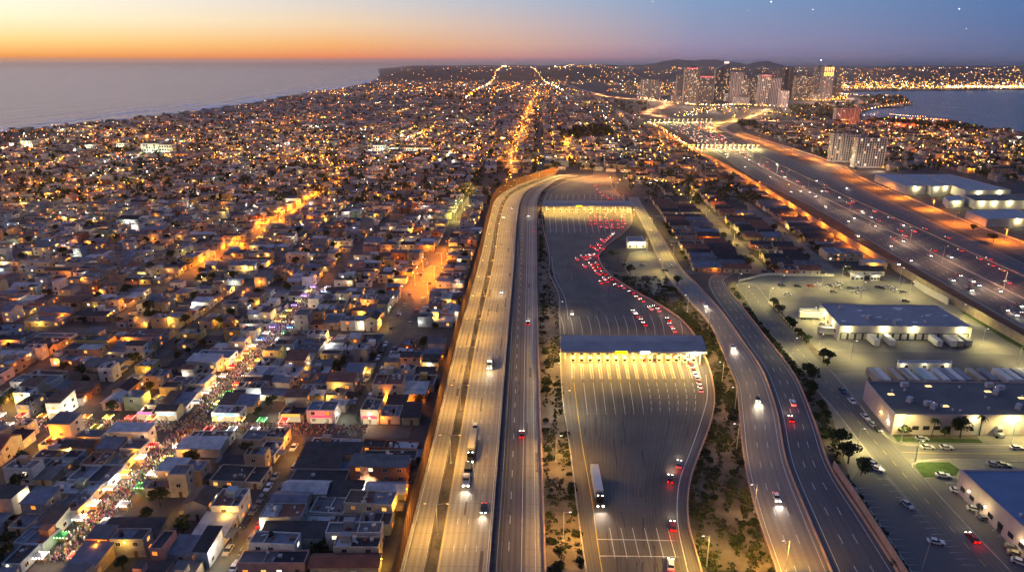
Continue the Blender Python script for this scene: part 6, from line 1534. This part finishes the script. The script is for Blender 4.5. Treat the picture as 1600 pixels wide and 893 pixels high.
def stall(c, label, p, rz, v_=True):
    if (c, v_) in ST_: return dup(ST_[(c, v_)], 'market_stall', label, 'market stall', p, rz, 'night market stalls')
    t = thing('market_stall', label, 'market stall', p, rz, 'night market stalls'); ST_[(c, v_)] = t
    b = MB(); b.v = [(-1.6, -1.3, 2.2), (1.6, -1.3, 2.2), (1.6, 1.3, 2.2), (-1.6, 1.3, 2.2), (0, 0, 2.9)]
    for q in ((0,1,4), (1,2,4), (2,3,4), (3,0,4), (3,2,1,0)): b.f.append(q); b.m.append(0)
    b.build('awning', mat('awning_'+c, SC[c], .8, var=.1), t)
    for x in (-1.5, 1.5):
        for y in (-1.2, 1.2): q = MB(); q.cyl((x, y, 0), (x, y, 2.25), .04, .04, 5); q.build('post', m_steel, t)
    q = MB(); q.box((0, 0, .75), (2.6, 1.1, .08)); q.box((0, 0, 0), (2.4, .9, .75)); q.build('counter', mat('wood_counter', (.3, .18, .09), .8), t)
    q = MB()
    for i in range(10): q.box((-1.1+i*.24, (-1)**i*.25, .83), (.2, .3, .2), i % 3)
    q.build('goods', [mcl[0], mcl[4], mcl[1]], t)['kind'] = 'stuff'
    q = MB()
    for x in (-1.3, -.45, .45, 1.3):
        for y in (-1.35, 1.35): q.octa((x, y, 2.12), .16)
    o = q.build('bulb_string', emit('stall_bulb_'+c, SL[c], 22), t); o['kind'] = 'stuff'
    light(t, (1.9, 0, 2.6), SL[c] if c in ('purple', 'blue') else 'ffe0b4', 780 if v_ else 520, 'POINT', .15); light(t, (0, 0, 1.9), SL[c], 300, 'POINT', .15)
    return t
SEQ = ['white', 'yellow', 'white', 'red', 'white', 'orange', 'white', 'green', 'white', 'yellow']
i = 0
for v in np.arange(150, 388, 8.2):
    if 214 < v < 232: continue
    for s in (-1, 1):
        c = SEQ[(i*3+rm_.randrange(2)) % 10]
        if 300 < v < 330: c = ('green', 'purple', 'blue', 'white', 'white')[i % 5]
        elif v > 345: c = ('purple', 'white', 'yellow', 'blue')[i % 4]
        stall(c, f'{c} awning market stall, {ordw(i//2)} up the market street on its {"right" if s > 0 else "left"} side', FL(MU+s*4.7, v+rm_.uniform(-1, 1), .04), -FL.y+(0 if s < 0 else PI)); i += 1
i = 0
for u in np.arange(-205, -88, 8.5):
    if -138 < u < -122: continue
    for s in (-1, 1):
        c = SEQ[(i*7+rm_.randrange(3)) % 10]
        stall(c, f'{c} awning market stall, {ordw(i//2)} from the sea end of the crossing, {"upper" if s > 0 else "lower"} row', FL(u, 223+s*3.6, .045), -FL.y+(PI/2 if s < 0 else -PI/2), False); i += 1
# parked cars of the left quarter
CC2 = ['white', 'silver', 'black', 'grey', 'red', 'blue', 'tan', 'white', 'black']
i = 0
for v in np.arange(240, 312, 5.4):
    for s in (-1, 1):
        if rm_.random() < .25: continue
        c = CC2[rm_.randrange(9)]; car(FL(SU+s*2.6, v, .04), FL.y*-1+PI/2+(PI if s < 0 else 0), c, f'{c} car parked {"right" if s > 0 else "left"} side of the car lane, {ordw(i//2)} past the crowd crossing', lit=False, group='cars parked in the car lane'); i += 1
i = 0
for v, s in ((326,-1),(333,1),(345,-1),(352,1),(362,-1),(372,1),(380,-1),(402,1),(420,-1),(436,1),(445,-1)):
    c = CC2[rm_.randrange(9)]; car(FL(SU+s*4.2, v, .04), -FL.y+PI/2, c, f'{c} car on the orange-lit stretch of the car lane, {ordw(i)} counting away', lit=False, group='cars on the orange stretch'); i += 1
i = 0
for v in np.arange(150, 212, 6.):
    for s in (-1, 1):
        if rm_.random() < .3: continue
        c = CC2[rm_.randrange(9)]; car(FL(-83+s*2.3, v, .04), -FL.y+PI/2+(PI if s < 0 else 0), c, f'{c} car parked below the crowd crossing on the {"right" if s > 0 else "left"} of the car lane, {ordw(i//2)}', lit=False, group='cars below the crowd crossing'); i += 1
i = 0
for (x, y) in ((336,421),(352,410),(348,402),(372,388),(398,372),(412,362),(438,346),(452,338),(466,328),(395,378)):
    c = CC2[rm_.randrange(9)]; p = G(x, y, .05); car(p, -FL.y+PI/2, c, f'{c} car in the orange-lit street of the left quarter, {ordw(i)} counting away', lit=False, group='cars in the orange-lit street'); i += 1
# ================================================================== TREES AND BUSHES
leafm = [mat('leaves_'+n, c, .9, var=.4, scale=.8) for n, c in (('dark', (.028, .04, .018)), ('olive', (.06, .07, .028)), ('mid', (.04, .06, .022)), ('dry', (.10, .085, .04)))]
m_bark = mat('bark', (.07, .05, .035), .9, var=.3, scale=1.)
def leaf_cloud(b, c, R, n, r, sz, mis, flat=.75):
    for i in range(n):
        d = Vector((r.gauss(0, 1), r.gauss(0, 1), r.gauss(0, 1))).normalized()*R*(r.random()**.4); p = Vector(c)+Vector((d.x, d.y, d.z*flat))
        a = Vector((r.gauss(0, 1), r.gauss(0, 1), r.gauss(0, .6))).normalized(); q = a.orthogonal().normalized(); s = sz*r.uniform(.6, 1.3)
        q = (Matrix.Rotation(r.uniform(0, 6.3), 3, a) @ q).normalized(); w = a.cross(q)
        b.face([p-q*s-w*s*.6, p+q*s-w*s*.7, p+q*s*.8+w*s*.7, p-q*s*.9+w*s*.6], r.choice(mis))
TP = []
def tree_proto(seed, h, R, mis, label, loc):
    r = random.Random(seed); t = thing('tree', label, 'tree', loc); b = MB(); b.cyl((0, 0, 0), (r.uniform(-.2, .2), r.uniform(-.2, .2), h*.55), .22, .12, 6)
    cs = []
    for i in range(7):
        an = r.uniform(0, 6.3); d = R*r.uniform(.35, .8); c = (math.cos(an)*d, math.sin(an)*d, h*r.uniform(.55, .88)); cs.append(c); b.cyl((0, 0, h*r.uniform(.3, .5)), (c[0]*.8, c[1]*.8, c[2]), .09, .03, 5)
    b.build('trunk', m_bark, t); b = MB()
    for c in cs+[(0, 0, h*.85)]: leaf_cloud(b, c, R*r.uniform(.42, .72), 64, r, .31, mis)
    b.build('crown', leafm, t); return t
def palm_proto(seed, h, label, loc):
    r = random.Random(seed); t = thing('palm_tree', label, 'palm', loc); b = MB(); b.cyl((0, 0, 0), (.3, 0, h), .2, .14, 6); b.build('trunk', m_bark, t); b = MB()
    for i in range(16):
        an = i*2*PI/16+r.uniform(-.2, .2); L = r.uniform(1.8, 2.5); up = r.uniform(-.1, .7); p = [Vector((.3+math.cos(an)*L*f, math.sin(an)*L*f, h+up*f*1.3-1.8*f*f)) for f in (0, .35, .7, 1)]; w = Vector((-math.sin(an), math.cos(an), 0))*.3
        for j in range(3): k = (1, 1.2, .8, .1); b.face([p[j]-w*k[j], p[j+1]-w*k[j+1], p[j+1]+w*k[j+1], p[j]+w*k[j]], 2)
    b.build('crown', leafm, t); return t
rt = random.Random(77)
tspots = []
for p, _ in TREES:
    px = PX(p)
    if px[2] < 900 and in_view(px, 10): tspots.append((p, px))
for x, y in ((1376,640),(1384,646),(1370,632),(1392,664),(1400,672),(1410,680),(1455,683),(1475,682),(1500,684),(1530,680),(1310,702),(1318,712),(1325,724),(1300,690),(1345,742),(1262,588),(1270,600),(1255,580),(1268,612),(1262,620),(1280,640),(1290,655),(1208,480),(1216,490),(1222,497),(1230,506),(1238,514),(1246,524),(1252,530),(1260,538),(1292,572),(1296,562),(1286,566),(1353,425),(1357,428),(1070,505),(1085,520),(1040,450),(1050,462),(1058,446),(985,430),(965,412),(955,402),(975,418),(1330,300),(1352,285),(1362,287),(1405,312),(1412,313),(1425,317),(1455,315),(1460,318),(1466,314),(1475,312),(1490,310),(1497,308),(1540,345),(1550,342),(1562,348),(1580,346),(1545,372),(1552,378),(1520,362),(1205,262),(1213,266),(1218,270),(1232,250),(1170,214),(1178,212),(1160,208)):
    p = G(x, y); tspots.append((p, PX(p)))
tspots.sort(key=lambda q: -q[1][1]); tspots = tspots[:230]
KIND_T = [('dark bushy tree', 4.6, 2.1, (0, 0, 2)), ('olive green loose tree', 5.4, 2.3, (1, 2, 2)), ('small round tree', 3.6, 1.6, (2, 0)), ('tall dark tree', 7.0, 2.6, (0, 2)), ('dusty dry tree', 4.2, 1.9, (1, 3, 2))]
protos = {}
zone_n = {}
for p, px in tspots:
    if p.x < -30: fr, zn = FL, 'the houses left of the border wall'
    elif px[1] > 418 or px[0] > 1240: fr, zn = FR, 'the warehouse quarter'
    else: fr, zn = FR, 'the bungalows right of the plaza'
    i = zone_n[zn] = zone_n.get(zn, -1)+1
    if rt.random() < .08:
        lab = f'slender palm among {zn}, {ordw(i)} tree counting away'
        if 'palm' not in protos: protos['palm'] = palm_proto(5, 7.5, lab, p)
        else: dup(protos['palm'], 'palm_tree', lab, 'palm', p, rt.uniform(0, 6), None, rt.uniform(.8, 1.2))
        continue
    k = rt.randrange(5); nm, h, R, mis = KIND_T[k]; lab = f'{nm} among {zn}, {ordw(i)} tree counting away'
    if k not in protos: protos[k] = tree_proto(k+40, h, R, mis, lab, p)
    else: dup(protos[k], 'tree', lab, 'tree', p, rt.uniform(0, 6.3), None, rt.uniform(.75, 1.2))
# bushes of the planted strip and the brush strip
BPX = []
for i in range(78):
    y = 1/rt.uniform(1/900, 1/300)
    xr = np.interp(y, [300, 330, 408, 540, 712, 893, 1100], [848, 842, 842, 844, 850, 856, 866]); w = np.interp(y, [300, 408, 540, 712, 893], [5, 12, 15, 18, 24])
    BPX.append((xr+w*(.08+.72*rt.random()**1.5), y, 'planted strip'))
for i in range(26):
    y = rt.uniform(560, 893); xl = np.interp(y, [540, 596, 641, 700, 868, 893], [875.5, 877, 881, 890, 912, 916]); BPX.append((xl-rt.uniform(3, 9), y, 'planted strip'))
for i in range(148):
    y = 1/rt.uniform(1/900, 1/430); S = sorted(PR, key=lambda q: q[1]); xl = np.interp(y, [q[1] for q in S if q[1] > 392], [q[0] for q in S if q[1] > 392]); E = sorted(EL1, key=lambda q: q[1]); xr = np.interp(y, [q[1] for q in E], [q[0] for q in E])
    if xr-xl < 10: continue
    f = rt.choice((rt.uniform(.06, .3), rt.uniform(.75, .95), rt.uniform(.08, .92))); BPX.append((xl+(xr-xl)*f, y, 'brush strip'))
for i in range(46):
    y = 1/rt.uniform(1/893, 1/446); xl = np.interp(y, [446, 468, 496, 530, 563, 590, 623, 665, 731, 811, 893], [1136, 1153, 1174, 1201, 1227, 1246, 1261, 1277, 1301, 1352, 1403]); BPX.append((xl+np.interp(y, [446, 893], [4, 14])*rt.uniform(.3, 1.2), y, 'hedge strip'))
BPX.sort(key=lambda q: -q[1])
bp = []; bn = {}
BK = [('dark green', (0, 2), 1.3, 1.7), ('olive', (1, 2), 1.1, 1.5), ('low dry', (3, 1), .8, 1.2), ('dense dark', (0,), 1.6, 2.2)]
for x, y, zn in BPX:
    i = bn[zn] = bn.get(zn, -1)+1; k = rt.choice((0, 0, 1, 3, 3)) if zn != 'brush strip' else rt.choice((0, 1, 1, 2, 2, 3)); nm, mis, hh, R = BK[k]
    lab = f'{nm} bush on the {zn}, {ordw(i)} counting up from the bottom edge'; p = G(x, y)
    if not any(q[0] == k for q in bp):
        r = random.Random(k+9); b = MB()
        for _ in range(6): an = r.uniform(0, 6.3); leaf_cloud(b, (math.cos(an)*R*.5, math.sin(an)*R*.5, hh*r.uniform(.35, .7)), R*.55, 42, r, .28, mis, .7)
        o = b.build('bush', leafm); o.location = p; bp.append((k, o)); tag(o, lab, 'bush', 'bushes of the '+zn)
    else:
        o = [q[1] for q in bp if q[0] == k][0].copy(); COL.objects.link(o); o.location = p; o.rotation_euler = (0, 0, rt.uniform(0, 6.3)); s = rt.uniform(.4, .95); o.scale = (s, s, s*rt.uniform(.8, 1.1)); del o['group']; tag(o, lab, 'bush', 'bushes of the '+zn)
# scrub and dry grass between the bushes
b = MB(); rg = random.Random(12); S_ = sorted(PR, key=lambda q: q[1]); E_ = sorted(EL1, key=lambda q: q[1])
def scrub(n, y0, y1, fl, fr_, mis, clump):
    for _ in range(n):
        y = 1/rg.uniform(1/y1, 1/y0); xl, xr = fl(y), fr_(y)
        if xr-xl < 4: continue
        x = xl+(xr-xl)*rg.random()
        if math.sin(x*.21+y*.05)+math.sin(y*.09-x*.07)+rg.gauss(0, .5) < clump: continue
        p = G(x, y); R = rg.uniform(.35, 1.0); leaf_cloud(b, (p.x, p.y, R*.35), R, 9, rg, .3, mis, .6)
ip = lambda A: (lambda y: float(np.interp(y, [q[1] for q in A], [q[0] for q in A])))
scrub(5200, 432, 900, lambda y: ip([q for q in S_ if q[1] > 392])(y)+2, lambda y: ip(E_)(y)-2, (1, 1, 3, 2, 2), .1)
scrub(2400, 330, 900, lambda y: np.interp(y, [330, 408, 540, 712, 893], [842, 842, 844, 850, 856]), lambda y: np.interp(y, [330, 408, 464, 540, 641, 700, 868, 893], [848, 857, 872, 874, 880, 888, 909, 914]), (0, 1, 2, 3), .15)
scrub(900, 446, 900, lambda y: np.interp(y, [446, 468, 496, 530, 563, 590, 623, 665, 731, 811, 893], [1137, 1154, 1175, 1202, 1228, 1247, 1262, 1278, 1303, 1355, 1406]), lambda y: np.interp(y, [446, 508, 579, 630, 650, 690, 752, 815, 893], [1147, 1190, 1252, 1290, 1298, 1308, 1328, 1370, 1422]), (0, 0, 2, 1), -.4)
stuff(b.build('scrub', leafm), 'dry olive scrub and weeds covering the verges beside the roads')
# far trees: one mass
b = MB(); r = random.Random(3)
def far_tree(p, h, R, n):
    b.cyl((p[0], p[1], 0), (p[0], p[1], h*.5), R*.1, R*.08, 4, 0, False)
    leaf_cloud(b, (p[0], p[1], h*.62), R, n, r, R*.36, (0, 0, 2, 1), .85)
cnt = 0
for _ in range(5200):
    px, py = r.uniform(-20, 1620), r.uniform(128, 320); p = G(px, py)
    if p.y > 5200 or not bool(free(np.array([p.x]), np.array([p.y]))[0]): continue
    if r.random() < .12: continue
    s = 1+p.y/4200; far_tree(p, r.uniform(4, 8)*s, r.uniform(2.0, 4.0)*s, 14); cnt += 1
def grove(poly, n, h, R):
    P = [np.array(G(*q)[:2]) for q in poly]; k = 0
    while k < n:
        x = r.uniform(min(q[0] for q in P), max(q[0] for q in P)); y = r.uniform(min(q[1] for q in P), max(q[1] for q in P))
        if inpoly(np.array([x]), np.array([y]), P)[0]: far_tree((x, y), h*r.uniform(.7, 1.2), R*r.uniform(.7, 1.2), 16); k += 1
grove([(868,206),(940,197),(962,211),(950,217),(880,218)], 90, 9, 6); grove([(955,159),(1000,157),(1030,161),(1008,175),(985,180)], 40, 8, 6)
grove([(1345,152),(1405,152),(1418,158),(1415,163),(1350,165)], 80, 10, 8); grove([(1345,187),(1480,197),(1540,203),(1500,204),(1400,195)], 120, 9, 6); grove([(1150,192),(1180,196),(1185,202),(1165,200)], 40, 10, 6)
grove([(1230,166),(1335,158),(1340,188),(1250,186)], 150, 8, 6); grove([(170,235),(210,236),(200,246),(170,246)], 20, 8, 5); grove([(640,150),(760,142),(800,150),(700,158)], 60, 8, 9); grove([(1185,200),(1300,243),(1290,248),(1180,205)], 60, 6, 4)
stuff(b.build('far_trees', leafm), 'dark scattered tree crowns between the houses of the far city')
# ================================================================== STARS
es = emit('star_light', 'f4f8ff', 9)
for i, (x, y, s) in enumerate(((1205,3,36),(1270,15,26),(1499,14,30),(1170,17,18),(1020,3,18),(1510,45,14))):
    d = G(x, 1000)*0; a = (x-800)/FPX; bb = (446.5-y)/FPX; v = Vector((a, CT+bb*ST, -ST+bb*CT)).normalized()*100000
    b = MB(); b.octa((0, 0, 0), s*1.7); o = b.build('star', es); o.location = v+Vector((0, 0, CAMZ)); tag(o, f'{["brightest","second brightest","third brightest","faint high","faint leftmost","faintest lower"][i]} star in the blue evening sky above the skyline', 'star', 'stars in the evening sky')
print('LIGHTS', sum(1 for o in bpy.data.objects if o.type == 'LIGHT'), 'OBJECTS', len(bpy.data.objects), 'FAR', len(FAR), 'BULBS', len(BULBS), 'CARS', sum(1 for o in bpy.data.objects if o.get('category') in ('car', 'van')))
